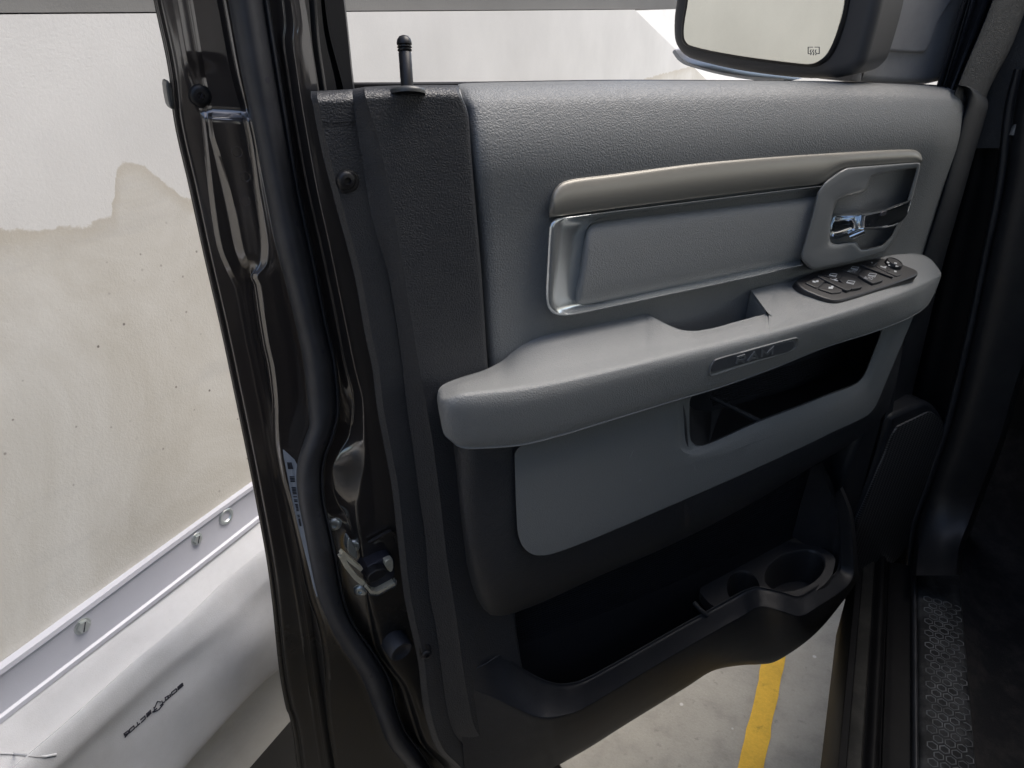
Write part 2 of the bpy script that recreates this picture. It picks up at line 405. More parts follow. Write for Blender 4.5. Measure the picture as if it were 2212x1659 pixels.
def ground_mat(name, base, yellow=False):
    m = bpy.data.materials.new(name); m.use_nodes = True; nt = m.node_tree; L = nt.links.new; b = nt.nodes['Principled BSDF']
    b.inputs['Roughness'].default_value = .8
    tc = nt.nodes.new('ShaderNodeTexCoord'); O = tc.outputs['Object']
    def ns(s, d, r):
        n = nt.nodes.new('ShaderNodeTexNoise'); n.inputs['Scale'].default_value = s; n.inputs['Detail'].default_value = d; n.inputs['Roughness'].default_value = r; L(O, n.inputs['Vector']); return n.outputs['Fac']
    def rm(i, els):
        r = nt.nodes.new('ShaderNodeValToRGB')
        while len(r.color_ramp.elements) < len(els): r.color_ramp.elements.new(.5)
        for e, (p, c) in zip(r.color_ramp.elements, els): e.position = p; e.color = (*c, 1)
        L(i, r.inputs[0]); return r.outputs[0]
    def mx(f, a, c, t='MIX'):
        x = nt.nodes.new('ShaderNodeMix'); x.data_type = 'RGBA'; x.blend_type = t
        if isinstance(f, float): x.inputs[0].default_value = f
        else: L(f, x.inputs[0])
        for k, q in ((6, a), (7, c)):
            if isinstance(q, tuple): x.inputs[k].default_value = (*q, 1)
            else: L(q, x.inputs[k])
        return x.outputs[2]
    a = rm(ns(9, 8, .68), [(.3, tuple(v*.72 for v in base)), (.5, base), (.72, tuple(v*1.15 for v in base))])
    a = mx(rm(ns(30, 4, .6), [(.62, (0,0,0)), (.74, (.7,.7,.7))]), a, tuple(v*.5 for v in base))
    a = mx(rm(ns(170, 4, .7), [(.3, (0,0,0)), (.75, (.3,.3,.3))]), a, tuple(v*.55 for v in base))
    v = nt.nodes.new('ShaderNodeTexVoronoi'); v.inputs['Scale'].default_value = 9; L(O, v.inputs['Vector'])
    a = mx(rm(v.outputs['Distance'], [(.04, (.9,.9,.9)), (.055, (0,0,0))]), a, (.6,.58,.55))
    L(a, b.inputs['Base Color'])
    bp = nt.nodes.new('ShaderNodeBump'); bp.inputs['Strength'].default_value = .4; bp.inputs['Distance'].default_value = .003; L(ns(120, 6, .7), bp.inputs['Height']); L(bp.outputs[0], b.inputs['Normal'])
    return m
GROUND = ground_mat('concrete_floor', (.37,.348,.30))
YELLOW = ground_mat('worn_yellow_paint', (.78,.47,.045))

def mesh_grille_mat():
    m = bpy.data.materials.new('speaker_mesh'); m.use_nodes = True; nt = m.node_tree; L = nt.links.new; b = nt.nodes['Principled BSDF']
    b.inputs['Roughness'].default_value = .5
    tc = nt.nodes.new('ShaderNodeTexCoord')
    v = nt.nodes.new('ShaderNodeTexVoronoi'); v.inputs['Scale'].default_value = 190; v.inputs['Randomness'].default_value = .0; L(tc.outputs['Object'], v.inputs['Vector'])
    mp = nt.nodes.new('ShaderNodeMapping'); mp.inputs['Rotation'].default_value = (0, 0, -math.atan2(DOOR.u[0], DOOR.u[1])); 
    L(tc.outputs['Object'], mp.inputs[0]); mp2 = nt.nodes.new('ShaderNodeVectorMath'); mp2.operation = 'MULTIPLY'; mp2.inputs[1].default_value = (0,1,1); L(mp.outputs[0], mp2.inputs[0]); L(mp2.outputs[0], v.inputs['Vector'])
    r = nt.nodes.new('ShaderNodeValToRGB'); r.color_ramp.elements[0].position = .36; r.color_ramp.elements[1].position = .46
    r.color_ramp.elements[0].color = (.003,.003,.004,1); r.color_ramp.elements[1].color = (.10,.10,.105,1); L(v.outputs['Distance'], r.inputs[0]); L(r.outputs[0], b.inputs['Base Color'])
    bp = nt.nodes.new('ShaderNodeBump'); bp.inputs['Distance'].default_value = .001; L(r.outputs[0], bp.inputs['Height']); L(bp.outputs[0], b.inputs['Normal'])
    return m
GRILLE = mesh_grille_mat()

# ================================================================== STRUCTURE: floor, line, walls
def structure(o): o['kind'] = 'structure'; return o
FL = 0.0
g = structure(build('ground', [(-40,-40,0),(40,-40,0),(40,40,0),(-40,40,0)], [(0,1,2,3)], GROUND, None, smooth=False))
fp = flat(0.004)
xa, xb = [ (fp.at(*q)[0]) for q in ((1620,1546),(1672,1546)) ]
ln = [(xa+.0022*random.uniform(-1,1) , -1.2+i*.035) for i in range(140)]
lr = [(xb+.0022*random.uniform(-1,1) , -1.2+i*.035) for i in range(140)]
structure(build('parking_line', [(a, b, .004) for a, b in ln]+[(a, b, .004) for a, b in lr], [(i, i+140, i+141, i+1) for i in range(139)], YELLOW, None, smooth=False))

wall = empty('concrete_wall', (WALLX, 0, 0), 'whitewashed concrete wall with brown damp stain behind the open door', 'wall')
zt = WALL.at(165, 30)[2]
e0, e1 = WALL.at(1372, 10), WALL.at(1522, 168)
zg = WALL.at(580, 1612)[2]
yy1, yy2 = e0[1], e0[1]+(e1[1]-e0[1])*((zt-0)/(zt-e1[2]))
# lower wall block with a sloping end
def prism(poly, x0, x1):
    n = len(poly); v = [(x0, a, b) for a, b in poly]+[(x1, a, b) for a, b in poly]
    return v, [tuple(range(n)), tuple(range(2*n-1, n-1, -1))]+[(i, (i+1)%n, n+(i+1)%n, n+i) for i in range(n)]
v, f = prism([(-4, zg), (yy2+(yy1-yy2)*zg/zt, zg), (yy1, zt), (-4, zt)], WALLX, WALLX-.25); build('wall_face', v, f, WALLM, wall, smooth=False)
v, f = prism([(-4, 0), (yy2, 0), (yy2+(yy1-yy2)*zg/zt, zg-.003), (-4, zg-.003)], WALLX-.003, WALLX-.25); build('base_course', v, f, BLACK, wall, smooth=False, label='black base course under the whitewash')
v, f = box_vf(WALLX-.30, WALLX-.06, -4, yy1+.8, zt+.003, zt+1.3); build('upper_band', v, f, WALLU, wall, smooth=False, label='grey rendered band above the whitewash')
bw = empty('back_wall', (WALLX-.6, 3, 0), 'pale wall further back seen under the door mirror', 'wall')
v, f = box_vf(WALLX-.9, WALLX-.5, yy1-.1, 9, 0, 2.4); build('wall_face', v, f, WALLB, bw, smooth=False)

rf = empty('added_shade_roof', (2.4, 0, 2.5), 'added unseen grey roof slab that shades the door', 'roof')
v, f = box_vf(.72, 5, -6, 3.2, 2.45, 2.65); build('slab', v, f, WALLU, rf, smooth=False)  # unseen slab, added to keep sky light off the door
v, f = box_vf(4.4, 4.7, -1.0, -.7, 0, 2.45); build('column', v, f, WALLG, rf, smooth=False)

# ================================================================== wall protector
prot = empty('wall_protector', (WALLX, .5, 1.0), 'white padded vinyl wall protector with black lettering, fixed along the concrete wall', 'wall padding')
za = WALL.at(270, 1238)[2]; zb = WALL.at(278, 1330)[2]
def wx(h): return WALLX+h
ys = np.linspace(-1.6, 2.4, 220)
rng = np.random.RandomState(3)
ph = rng.rand(12)*6.28
def wav(y, a, s=0): return a*sum(math.sin(y*(2.3+1.9*i)+ph[(i+s)%12])/(1+.5*i) for i in range(6))/2
zr = Plane([WALLX+.085,0,0],[1,0,0]).at(308, 1461)[2]; zbt = Plane([WALLX+.08,0,0],[1,0,0]).at(547, 1518)[2]
prof = [(zb+.002, .006), (zb-.012, .012), (zb-.05, .034), (zb-.09, .060), (zr+.03, .082), (zr, .095), (zr-.03, .098), (zr-.09, .093), (zbt+.03, .086), (zbt+.004, .080), (zbt-.004, .070), (zbt+.006, .03), (zbt+.02, .004)]
rows = []
for i, (z, h) in enumerate(prof):
    am = 0 if i < 2 or i > 10 else .013
    rows.append([(wx(h+wav(y+z*.8, am, i//3)*(.3+.7*(h/.1))+am*.5*math.sin(y*9-z*26+1.5)+am*.55*max(0,math.sin(y*23+z*17))*max(0,math.sin(y*3.1-.6))), y, z+(wav(y, .006, i//2) if 1 < i < 9 else wav(y, .004, 5))) for y in ys])
cover = loft('padded_cover', rows, VINYL, prot, k=5, angle=60)
def bandrow(z, h, a=.0015): return [(wx(h+.004+a*math.sin(y*11+z*40)+wav(y, a)), y, z+wav(y,.0012,2)) for y in ys]
band = loft('fixing_band', [bandrow(za+.001,-.004), bandrow(za,.006), bandrow(za-.006,.0068), bandrow(za-.007,.004), bandrow((za+zb)/2,.0025,.002), bandrow(zb+.006,.004), bandrow(zb+.004,.0075), bandrow(zb-.002,.0078), bandrow(zb-.003,.0)], BAND, prot, k=1, angle=35)
SB = Surf(band)
def hexbolt(x, y, r):
    p, n = SB.hit(x, y); n = np.array([1.,0,0])
    p = p-n*.001
    a = lathe_vf(p, n, [(r*1.3,0),(r*1.3,.0012),(r*1.22,.0018),(r*.9,.0018)], 30)
    b = lathe_vf(p+n*.0018, n, [(r,0),(r,.0028),(r*.86,.0034),(r*.2,.0034)], 6)
    V, Fc = join(a, b); o = build('bolt', V, Fc, STEEL, prot, angle=25)
    q = p+n*.0055; t = nrm([0,.5,1.]); s = np.cross(n, t)
    V = [q+t*r*.75*i+s*.0006*j+n*k for i in (-1,1) for j in (-1,1) for k in (-.0006,.0002)]
    build('bolt_slot', V, box_vf(0,1,0,1,0,1)[1], INK, o, smooth=False)
hexbolt(178, 1352, .0085); hexbolt(425, 1164, .0075)
p, n = SB.hit(488, 1115); n = np.array([1.,0,0])
gro = lathe('grommet', p-n*.001, n, [(.0135,0),(.0135,.0015),(.0115,.0035),(.0085,.003),(.007,.0008),(.0065,-.0005),(.001,-.0005)], STEEL, prot)
p2, n2 = SB.hit(92, 1378)
SC = Surf(cover)
q8 = lambda pts: Z(400, 2600, .21097, pts)
letters = [q8(l) for l in [
 [(1505,422),(1420,495),(1425,545),(1518,468),(1505,422)], [(1422,520),(1512,446)],
 [(1392,522),(1302,595),(1310,648),(1400,575),(1392,522)],
 [(1276,618),(1287,668),(1190,748),(1184,690),(1278,640)], [(1235,650),(1240,700)],
 [(1120,748),(1137,802)], [(1176,766),(1088,846)], [(1108,775),(1040,765),(985,888)], [(1150,815),(1070,915),(962,968)],
 [(970,870),(985,922)], [(1030,890),(942,970)],
 [(838,1062),(919,985),(908,932),(828,1005)], [(914,960),(836,1032)],
 [(720,1110),(803,1035),(813,1085),(732,1162)],
 [(660,1150),(674,1206)], [(714,1172),(625,1254)],
 [(598,1215),(515,1288),(523,1345),(608,1268),(598,1215)],
 [(497,1305),(506,1350),(430,1438)], [(497,1305),(415,1368),(424,1392),(502,1352)], [(415,1368),(440,1410)]]]
ribbon('lettering', letters, 1.7, SC, INK, prot, h=.0008, th=.0012, step=3)
# torn lip of the cover in the near corner
tear = [(0,1626),(30,1627),(60,1630),(98,1633),(120,1629)]
V, Fc = tube_vf([SC.hit(x, y)[0]+np.array([.001,0,0]) for x, y in tear], .0012, 8); build('torn_fold', V, Fc, VINYL, prot)
ribbon('torn_edge', [[(x+1, y+4) for x, y in tear]], 1.2, SC, mat('tear_shadow_grey', (.16,.155,.15), .8), prot, h=.0006, th=.001, step=6)
ribbon('seam', [[(-10,1536),(150,1417),(300,1310),(430,1211),(549,1122)]], 1.2, SC, mat('seam_shadow_thread',(.45,.45,.48),.7), prot, h=.001, th=.001, step=20)

# ================================================================== THE DOOR
base = DOOR.at(1700, 1400); 
door = empty('truck_door', (float(base[0]), float(base[1]), .45), 'open black pickup truck door with grey and charcoal inner trim', 'car door')

C0 = [(-60,319),(0,331),(174,366),(238,372),(411,409),(545,438),(719,478),(795,494),(1066,549),(1248,581),(1289,586),(1532,618),(1545,624),(1659,643),(1760,662)]
E2 = [(-60,364),(0,375),(160,405),(240,432),(268,436),(347,445),(458,458),(533,471),(582,490),(625,510),(700,525),(795,545),(1066,597),(1289,640),(1540,676),(1659,694),(1760,712)]
E3 = [(-60,394),(0,405),(160,433),(240,448),(273,450),(335,464),(411,482),(466,494),(540,509),(575,522),(600,529),(640,533),(700,542),(795,561),(1066,613),(1289,653),(1540,690),(1659,708),(1760,726)]
E4 = [(-60,468),(0,480),(160,510),(240,531),(310,546),(411,561),(466,571),(533,580),(567,577),(582,567),(597,555),(615,563),(669,571),(743,583),(795,594),(878,602),(940,603),(1017,614),(1101,636),(1188,656),(1289,678),(1350,698),(1420,710),(1540,718),(1659,736),(1760,752)]
SL = [(-60,483),(0,493),(161,522),(268,545),(400,570),(513,592),(652,627),(795,657),(878,665),(915,668),(947,658),(997,643),(1031,640),(1076,644),(1151,658),(1289,687),(1329,702),(1389,732),(1461,779),(1540,811),(1612,841),(1634,859),(1659,881),(1760,960)]
SR = [(-60,574),(0,582),(206,614),(411,649),(562,681),(704,709),(795,729),(878,735),(945,722),(987,706),(1026,700),(1076,702),(1146,717),(1248,737),(1289,744),(1342,764),(1391,797),(1446,834),(1478,849),(1533,861),(1577,878),(1629,916),(1659,935),(1760,1010)]
K1 = [(-60,604),(0,612),(57,617),(82,614),(149,622),(310,648),(411,667),(523,693),(674,725),(795,748),(850,762),(878,764),(940,757),(980,735),(1015,722),(1050,722),(1085,732),(1110,747),(1150,763),(1188,773),(1250,783),(1330,797),(1400,813),(1440,838),(1480,868),(1540,888),(1600,908),(1659,960),(1760,1030)]
K2 = [(-60,622),(0,630),(57,636),(82,634),(149,642),(310,668),(411,687),(523,712),(674,743),(795,768),(878,786),(940,787),(1000,785),(1050,776),(1100,770),(1150,776),(1188,784),(1289,799),(1340,812),(1400,828),(1440,850),(1480,880),(1540,902),(1600,922),(1659,985),(1760,1050)]
TL = [(-60,630),(0,642),(198,671),(317,693),(431,722),(607,768),(731,790),(795,804),(878,814),(960,829),(1051,846),(1151,857),(1289,873),(1339,883),(1431,903),(1520,913),(1582,928),(1620,945),(1659,983),(1760,1060)]
yS = np.r_[np.arange(-320, -60, 20.), np.arange(-60, 1700, 6.)]
def lerpc(a, b, t):
    fa, fb = pchip(a), pchip(b); return lambda y: fa(y)*(1-t)+fb(y)*t
def addc(a, d):
    fa = pchip(a); return lambda y: fa(y)+d
a2 = pchip([(-60,.0028),(110,.0028),(168,.0),(240,.0),(256,.0040),(560,.0040),(610,.0008),(640,.0),(1700,.0)])
a3 = pchip([(-60,0),(236,0),(258,.0062),(550,.0062),(592,.0002),(610,0),(1700,0)])
a4 = pchip([(-60,.0),(236,.0),(258,.0058),(570,.0058),(600,.0046),(1000,.0044),(1150,.003),(1300,.0016),(1700,.0016)])
w2 = pchip([(-60,7),(160,7),(256,8),(560,9),(640,9),(1700,9)]); w3 = pchip([(-60,12),(258,10),(400,16),(560,17),(600,10),(1700,10)]); w4 = pchip([(-60,12),(258,11),(560,15),(600,10),(1700,9)])
fk1, fk2 = pchip(K1), pchip(K2)
def kstep(y): return min(.016, max(.002, (fk2(y)-fk1(y))*(.00049+.0000001*max(0,y))))
KR = -.0415
f2, f3, f4, fsl, fsr, ftl = (pchip(c) for c in (E2, E3, E4, SL, SR, TL))
L0 = -.0872
l2 = lambda y: L0+a2(y)
l3 = lambda y: l2(y)+a3(y)
l4f = pchip([(-60,-.0815),(236,-.0815),(262,-.069),(1700,-.069)])
g = lambda f, d: (lambda y: f(y)+d)
fr = [(addc(C0,3), -.125), (addc(C0,0), -.094), (addc(C0,1.5), -.0915), (addc(C0,5), -.0905), (addc(C0,9), -.0905), (addc(C0,11), -.0918), (addc(C0,14), -.0905), (addc(C0,17), -.0885), (addc(C0,24), -.0880),
      (lambda y: f2(y)-4, L0-.0004), (lambda y: f2(y)-1, L0), (lambda y: f2(y)+w2(y)-1, lambda y: l2(y)-.0002), (lambda y: f2(y)+w2(y)+2, l2),
      (lambda y: max(f3(y)-4, f2(y)+w2(y)+4), l2), (lambda y: max(f3(y), f2(y)+w2(y)+6), lambda y: l2(y)+.0002), (lambda y: max(f3(y), f2(y)+w2(y)+6)+w3(y), lambda y: l3(y)-.0002), (lambda y: max(f3(y), f2(y)+w2(y)+6)+w3(y)+4, l3),
      (lambda y: f4(y)-w4(y)-4, lambda y: max(l3(y), l4f(y)-a4(y)-.0003)), (lambda y: f4(y)-w4(y), lambda y: l4f(y)-a4(y)), (lambda y: f4(y)-1, lambda y: l4f(y)-.0003), (lambda y: f4(y)+3, l4f), (lambda y: f4(y)*.4+fsl(y)*.6, lambda y: l4f(y)+.0010), (lambda y: fsl(y)-1, lambda y: l4f(y)+.0016), (addc(SL,14), -.064),
      (addc(SR,-14), -.060), (addc(SR,5), -.0585), (addc(K1,-5), lambda y: KR-kstep(y)-.0010), (addc(K1,-1), lambda y: KR-kstep(y)), (addc(K1,2), lambda y: KR-.92*kstep(y)), (addc(K2,-3), lambda y: KR-.10*kstep(y)), (addc(K2,1), KR), (addc(K2,7), KR+.0004), (lerpc(K2,TL,.6), KR+.0010), (addc(TL,16), KR+.0016)]
shell = loft('door_shell', [vrow(c, w, yS) for c, w in fr], PAINT, door, k=2, angle=70)
SS = Surf(shell)
# rubber weatherstrip: a bulb with a foot and a lip line
sw = [(0.0,-.064),(.02,-.050),(.10,-.040),(.28,-.033),(.5,-.031),(.70,-.036),(.80,-.043),(.86,-.047),(.90,-.043),(.96,-.044),(1.0,-.058)]
seal = loft('weatherstrip', [vrow(lerpc(SL,SR,t), w, yS) for t, w in sw], RUBBER, door, k=3, angle=60)
SE = Surf(seal)
for x, y in [(578,173),(641,483),(698,760),(700,957),(690,1113),(730,1305),(802,1461)]:
    p, n = SE.hit(x, y); lathe('vent_hole', p-n*.0003, n, [(.0026,0),(.0026,.0006),(.0008,.0006)], INK, seal, 16)
# black run of the window frame and its inner face
yW = np.r_[np.arange(-320, -60, 20.), np.arange(-60, 206, 8.)]
WL = [(-60,672),(0,681),(80,687),(193,703),(215,706)]; WM = [(-60,690),(0,694),(60,700),(180,726),(215,732)]; WN=[(-60,694),(0,700),(60,708),(180,738),(215,746)]; WR = [(-60,735),(0,745),(174,764),(215,769)]
run = loft('window_frame', [vrow(addc(WL,-34), -.070, yW), vrow(addc(WL,-14), -.047, yW), vrow(addc(WL,-4), -.044, yW), vrow(addc(WL,0), -.034, yW), vrow(addc(WL,3), -.030, yW), vrow(addc(WM,-1), -.031, yW), vrow(WM, -.045, yW), vrow(WN, -.045, yW), vrow(addc(WN,1), -.030, yW), vrow(addc(WR,-3), -.030, yW), vrow(WR, -.036, yW), vrow(addc(WR,-1), -.10, yW)], BLACK, door, k=1, angle=30)
# belt seal and sheet edge below the glass line
xs = np.linspace(752, 2040, 60)
bt = [(752,178),(955,177),(1371,172),(1695,174),(1941,179),(2036,184)]
loft('belt_seal', [hrow(off(bt,9), -.066, xs), hrow(off(bt,0), -.062, xs), hrow(off(bt,1), -.055, xs), hrow(off(bt,4), -.052, xs), hrow(off(bt,16), -.052, xs)], BLACK, door, k=1, angle=30)

# ---- charcoal trim panel along the rear edge
F1 = [(190,762),(206,763),(341,783),(473,806),(595,840),(714,860),(795,871),(878,881),(960,893),(1071,908),(1163,921),(1289,931),(1347,943),(1434,955),(1528,968),(1575,980),(1615,1010),(1654,1069),(1760,1150)]
F2 = [(190,790),(206,793),(295,819),(341,829),(440,849),(658,886),(795,908),(878,923),(960,937),(1101,955),(1200,966),(1322,985),(1434,1000),(1496,1010),(1570,1026),(1615,1060),(1654,1105),(1760,1190)]
BD = [(190,985),(206,995),(249,1011),(308,1016),(407,1024),(573,1038),(658,1044),(790,1053),(960,1080),(1200,1100),(1400,1120),(1500,1140),(1570,1160),(1615,1180),(1654,1210),(1760,1280)]
yT = np.r_[np.arange(200, 1700, 7.)]
tr = [(addc(TL,2), -.040), (addc(TL,0), -.006), (addc(TL,2), -.002), (addc(TL,13), .004), (addc(TL,17), .0045), (lerpc(TL,F1,.6), .005), (addc(F1,-4), .0045), (addc(F1,1), .0050), (addc(F2,-4), .0165), (addc(F2,3), .0178), (lerpc(F2,BD,.4), .019), (lerpc(F2,BD,.9), .021), (addc(BD,-3), .0205), (addc(BD,0), .017), (addc(BD,1), -.004)]
rowsT = []
for c, w in tr:
    fx = c if callable(c) else pchip(c)
    top = pchip([(640,198),(760,192),(800,187),(950,183),(1015,186)])
    x0 = fx(200); yt = top(x0)
    cap = [P(x0-1, yt, w-.055), P(x0, yt+.5, w-.020), P(x0, yt+5, w-.009), P(x0, yt+14, w-.003)]
    rr_ = vrow(c, w, [max(y, yt+24+ (y-200)*.985) if y < 260 else y for y in yT])
    rowsT.append(np.vstack([cap, rr_]))
trim = loft('trim_panel', rowsT, DARK, door, k=3, angle=60)
ST = Surf(trim)
# ---- grey upper pad
xr = [(180,2078),(190,2093),(213,2095),(243,2086),(319,2067),(441,2033),(543,2002),(600,1985),(800,1940)]
topc = pchip([(955,186),(995,180),(1100,177),(1371,174),(1695,175),(1941,181),(2036,187),(2067,192),(2100,200)])
fB, fR = pchip(BD), pchip(xr)
tp = [0, .004, .012, .022, .035, .06, .10, .16, .22, .28, .34, .42, .52, .66, .82, 1.0]
padb = pchip([(985,828),(1100,828),(1480,806),(1667,744),(1781,704),(1901,664),(2000,640),(2100,620)])
wp = [-.056, -.040, -.024, -.015, -.008, .001, .008, .015, .019, .020, .018, .014, .010, .008, .008, .008]
sp = np.r_[np.linspace(0,.02,3), np.linspace(.04,.94,40), np.linspace(.95,1,7)]
rowsP = []
for t, w in zip(tp, wp):
    r = []
    for s in sp:
        y = 178+t*650; xa_, xb_ = fB(max(y,206)), fR(max(y,200))
        xg = xa_+(xb_-xa_)*s
        for _ in range(4):
            yg = topc(xg)+t*(padb(xg)-topc(xg)); xa_, xb_ = fB(max(yg,206)), fR(max(yg,200)); xg = xa_+(xb_-xa_)*s
        if y < 215: xa_ = 985+(fB(215)-985)*((y-178)/37)**.5
        x = xa_+(xb_-xa_)*s; yt = topc(x); y2 = yt+t*(padb(x)-yt)
        ed = .010*max(0, 1-s/.02)**2 + .022*max(0, (s-.95)/.05)**2
        r.append(P(x, y2, w-ed))
    rowsP.append(r)
pad = loft('upper_pad', rowsP, GREY, door, k=3, angle=60)
SP = Surf(pad)
# ---- dark end cap by the hinge
R2 = [(184,2078),(188,2098),(196,2116),(208,2129),(224,2135),(262,2126),(330,2106),(450,2072),(560,2040),(700,2006),(900,1960),(1000,1942),(1100,1928),(1250,1905)]
R1 = [(184,2070),(188,2086),(196,2092),(208,2094),(224,2092),(262,2081),(330,2063),(450,2030),(560,1996),(700,1960),(900,1890),(1000,1870),(1100,1850),(1250,1830)]
yE = np.r_[184,185,187,190,194,199, np.arange(206, 1250, 8.)]
loft('end_cap', [vrow(addc(R1,-14), -.022, yE), vrow(addc(R1,-5), -.008, yE), vrow(addc(R1,2), -.002, yE), vrow(lerpc(R1,R2,.45), -.001, yE), vrow(lerpc(R1,R2,.8), -.009, yE), vrow(R2, -.03, yE), vrow(addc(R2,-2), -.09, yE)], DARKS, door, k=4, angle=70)

# ---- lock knob
p, n = ST.hit(880, 194); wk_ = float((p-DOOR.p)@N)+.001; p = P(880, 194, wk_)
q = P(872, 76, wk_-.012); ax = nrm(q-p); Lk = np.linalg.norm(q-p)
knob = lathe('lock_knob', p-ax*.02, ax, [(.0055,.021),(.0055,Lk*.68+.02),(.0048,Lk*.70+.02)]+[(r, Lk*t+.02) for t, r in ((.72,.0062),(.735,.0062),(.745,.0044),(.765,.0044),(.775,.0063),(.79,.0063),(.80,.0045),(.82,.0045),(.83,.0064),(.86,.0065),(.93,.0057),(.975,.0040),(1.0,.0010))], BLACK, door, 24, angle=70)
lathe('collar', p-ax*.004, ax, [(.0155,0),(.0158,.002),(.015,.0042),(.012,.0052),(.0085,.0050),(.0065,.0045)], SATIN, knob, 28, angle=70)

# ---- taupe trim strip, chrome surround, insert
A7 = lambda pts: Z(2100, 600, .76854, pts)
st_t = pchip([(1186,452),(1187.5,437),(1190,425),(1195,413),(1203,402),(1215,393),(1232,388),(1260,383.5),(1300,379),(1532,350),(1785,331),(1940,323),(1962,322.5),(1975,324),(1984,328),(1989,333),(1992,342)])
st_b = pchip([(1186,470),(1236,463),(1363,446),(1574,419),(1700,404),(1776,396),(1790,388),(1806,375),(1820,366),(1834,363),(1941,355),(1992,350)])
xs = np.r_[1186,1186.4,1187,1188,1189.5,1192,1196,1201,1208,1216,1226,np.arange(1240,1960,12),1960,1968,1975,1980,1984,1987,1989.5,1991,1992]
rows = []
for t, w in ((0,.004),(0,.0185),(.015,.0205),(.05,.0222),(.14,.0242),(.35,.0268),(.6,.0278),(.85,.0268),(.97,.0250),(1,.0225),(1,.006)):
    rows.append([P(x, st_t(x)+(st_b(x)-st_t(x))*t, w-.004*max(0,1-(x-1186)/9)-.003*max(0,1-(1992-x)/6)) for x in xs])
loft('trim_strip', rows, TAUPE, door, k=2, angle=50)
pairs = [((1780,400),(1777,410)),((1680,412),(1680,423)),((1574,425),(1574,436)),((1470,438),(1470,449)),((1363,451),(1363,462)),((1290,460),(1310,470)),((1228,467),(1282,479)),((1187,474),(1270,490)),((1184,520),(1263,520)),((1181,580),(1256,570)),((1178,630),(1247,625)),((1180,660),(1244,646)),((1190,677),(1249,657)),((1210,684),(1264,659)),((1240,681),(1290,655)),((1321,664),(1330,645)),((1430,641),(1430,622)),((1532,620),(1532,603)),((1640,596),(1640,579)),((1735,574),(1728,560))]
po = chaikin([a for a, _ in pairs], 2, False); pi_ = chaikin([b for _, b in pairs], 2, False)
rows = []
for t, w in ((0,.002),(0,.0205),(.05,.0248),(.13,.0262),(.24,.0255),(.5,.0190),(.8,.0135),(.95,.012),(1.0,.010),(1.0,-.004)):
    rows.append([P(*(a*(1-t)+b*t), w) for a, b in zip(po, pi_)])
loft('chrome_surround', rows, CHROME, door, k=2, angle=35)
in_t = pchip([(1243,642),(1244,620),(1247,598),(1252,570),(1258,540),(1263,515),(1268,498),(1274,489),(1284,483),(1300,479),(1532,451),(1764,423),(1775,421)])
in_b = pchip([(1243,644),(1245,652),(1249,656),(1256,658.5),(1266,658),(1280,655.5),(1447,621),(1600,588),(1722,562),(1775,551)])
xs = np.r_[1243,1243.3,1244,1245,1246.5,1249,1252,1256,1261,1266,1271,1277,1285,1295,np.arange(1308,1776,12)]
rows = []
for t, w in ((0,.002),(0,.012),(.02,.0155),(.06,.0185),(.13,.0208),(.25,.0222),(.5,.0228),(.75,.0220),(.88,.0202),(.95,.0175),(.985,.0145),(1,.011),(1,.002)):
    r = []
    for x in xs:
        e = min(1, max(0, (x-1243-(t<.5)*(1-t*2)*20)/26)); r.append(P(x, in_t(x)+(in_b(x)-in_t(x))*t, min(w, .011+.0118*math.sqrt(max(0,1-(1-e)**2)))))
    rows.append(r)
loft('insert_pad', rows, GREYS, door, k=2, angle=85)

# ---- handle bezel: rim, scooped recess
bz_out = [(1765,416),(1781,394),(1808,373),(1828,362),(1900,357),(1989,350),(1986,368),(1972,425),(1950,480),(1930,520),(1912,545),(1840,566),(1753,584),(1733,565),(1729,552),(1737,525),(1745,495),(1757,450)]
bz_in  = [(1808,434),(1830,424),(1858,420),(1872,412),(1880,380),(1980,362),(1975,382),(1960,430),(1944,470),(1925,510),(1905,530),(1860,540),(1850,520),(1810,528),(1795,526),(1792,515),(1795,480),(1800,455)]
o_ = resample(chaikin(bz_out,2), 96, True); 
def matched(a, b, it=2):
    return chaikin(a, it), chaikin(b, it)
oo, ii = matched(corner(bz_out, 4), corner(bz_in, 4))
rows = []
for t, w in ((0,.002),(0,.026),(.05,.0305),(.12,.032),(.5,.0315),(.86,.0305),(.96,.028),(1.0,.020),(1.0,-.004),(1.08,-.010),(1.3,-.014)):
    c = sum(ii)/len(ii); r = []
    for a, b in zip(oo, ii):
        q = a*(1-t)+b*t if t <= 1 else b+(c-b)*(t-1)*1.2
        r.append(P(*q, w))
    rows.append(r)
bez = loft('handle_bezel', rows, GREYP, door, k=2, closed=True, cap=True, angle=50)
# handle lever
xh = np.r_[np.linspace(1788, 1850, 12), np.linspace(1856, 1967, 22)]
ht = [(1788,516),(1794,486),(1806,462),(1830,460),(1868,460),(1900,455),(1935,444),(1967,432)]
hb = [(1788,520),(1806,519),(1830,511),(1850,503),(1868,497),(1900,496),(1930,489),(1950,478),(1961,463),(1967,446)]
ht2, hb2 = pchip([(1788,512),(1800,463),(1806,460),(1868,460),(1900,455),(1935,442),(1967,431)]), pchip(hb)
wl = pchip([(1788,.012),(1806,.016),(1850,.026),(1868,.036),(1900,.046),(1967,.056)])
rows = []
for x in xh:
    t0, b0, w = ht2(x), hb2(x), wl(x); cup = max(0, min(1, (1862-x)/20))
    r = []
    for s, dw in ((0,-.014),(.0,-.006),(.04,-.001),(.12,.0015),(.2,.0005-.004*cup),(.5,.0015-.007*cup),(.74,.0005-.004*cup),(.84,.001),(.93,-.003),(1,-.008),(1.0,-.016),(.5,-.018)):
        r.append(P(x, t0+(b0-t0)*s, w+dw))
    rows.append(r)
hand = loft('door_handle', rows, HANDLE, door, closed=True, cap=True, angle=50)
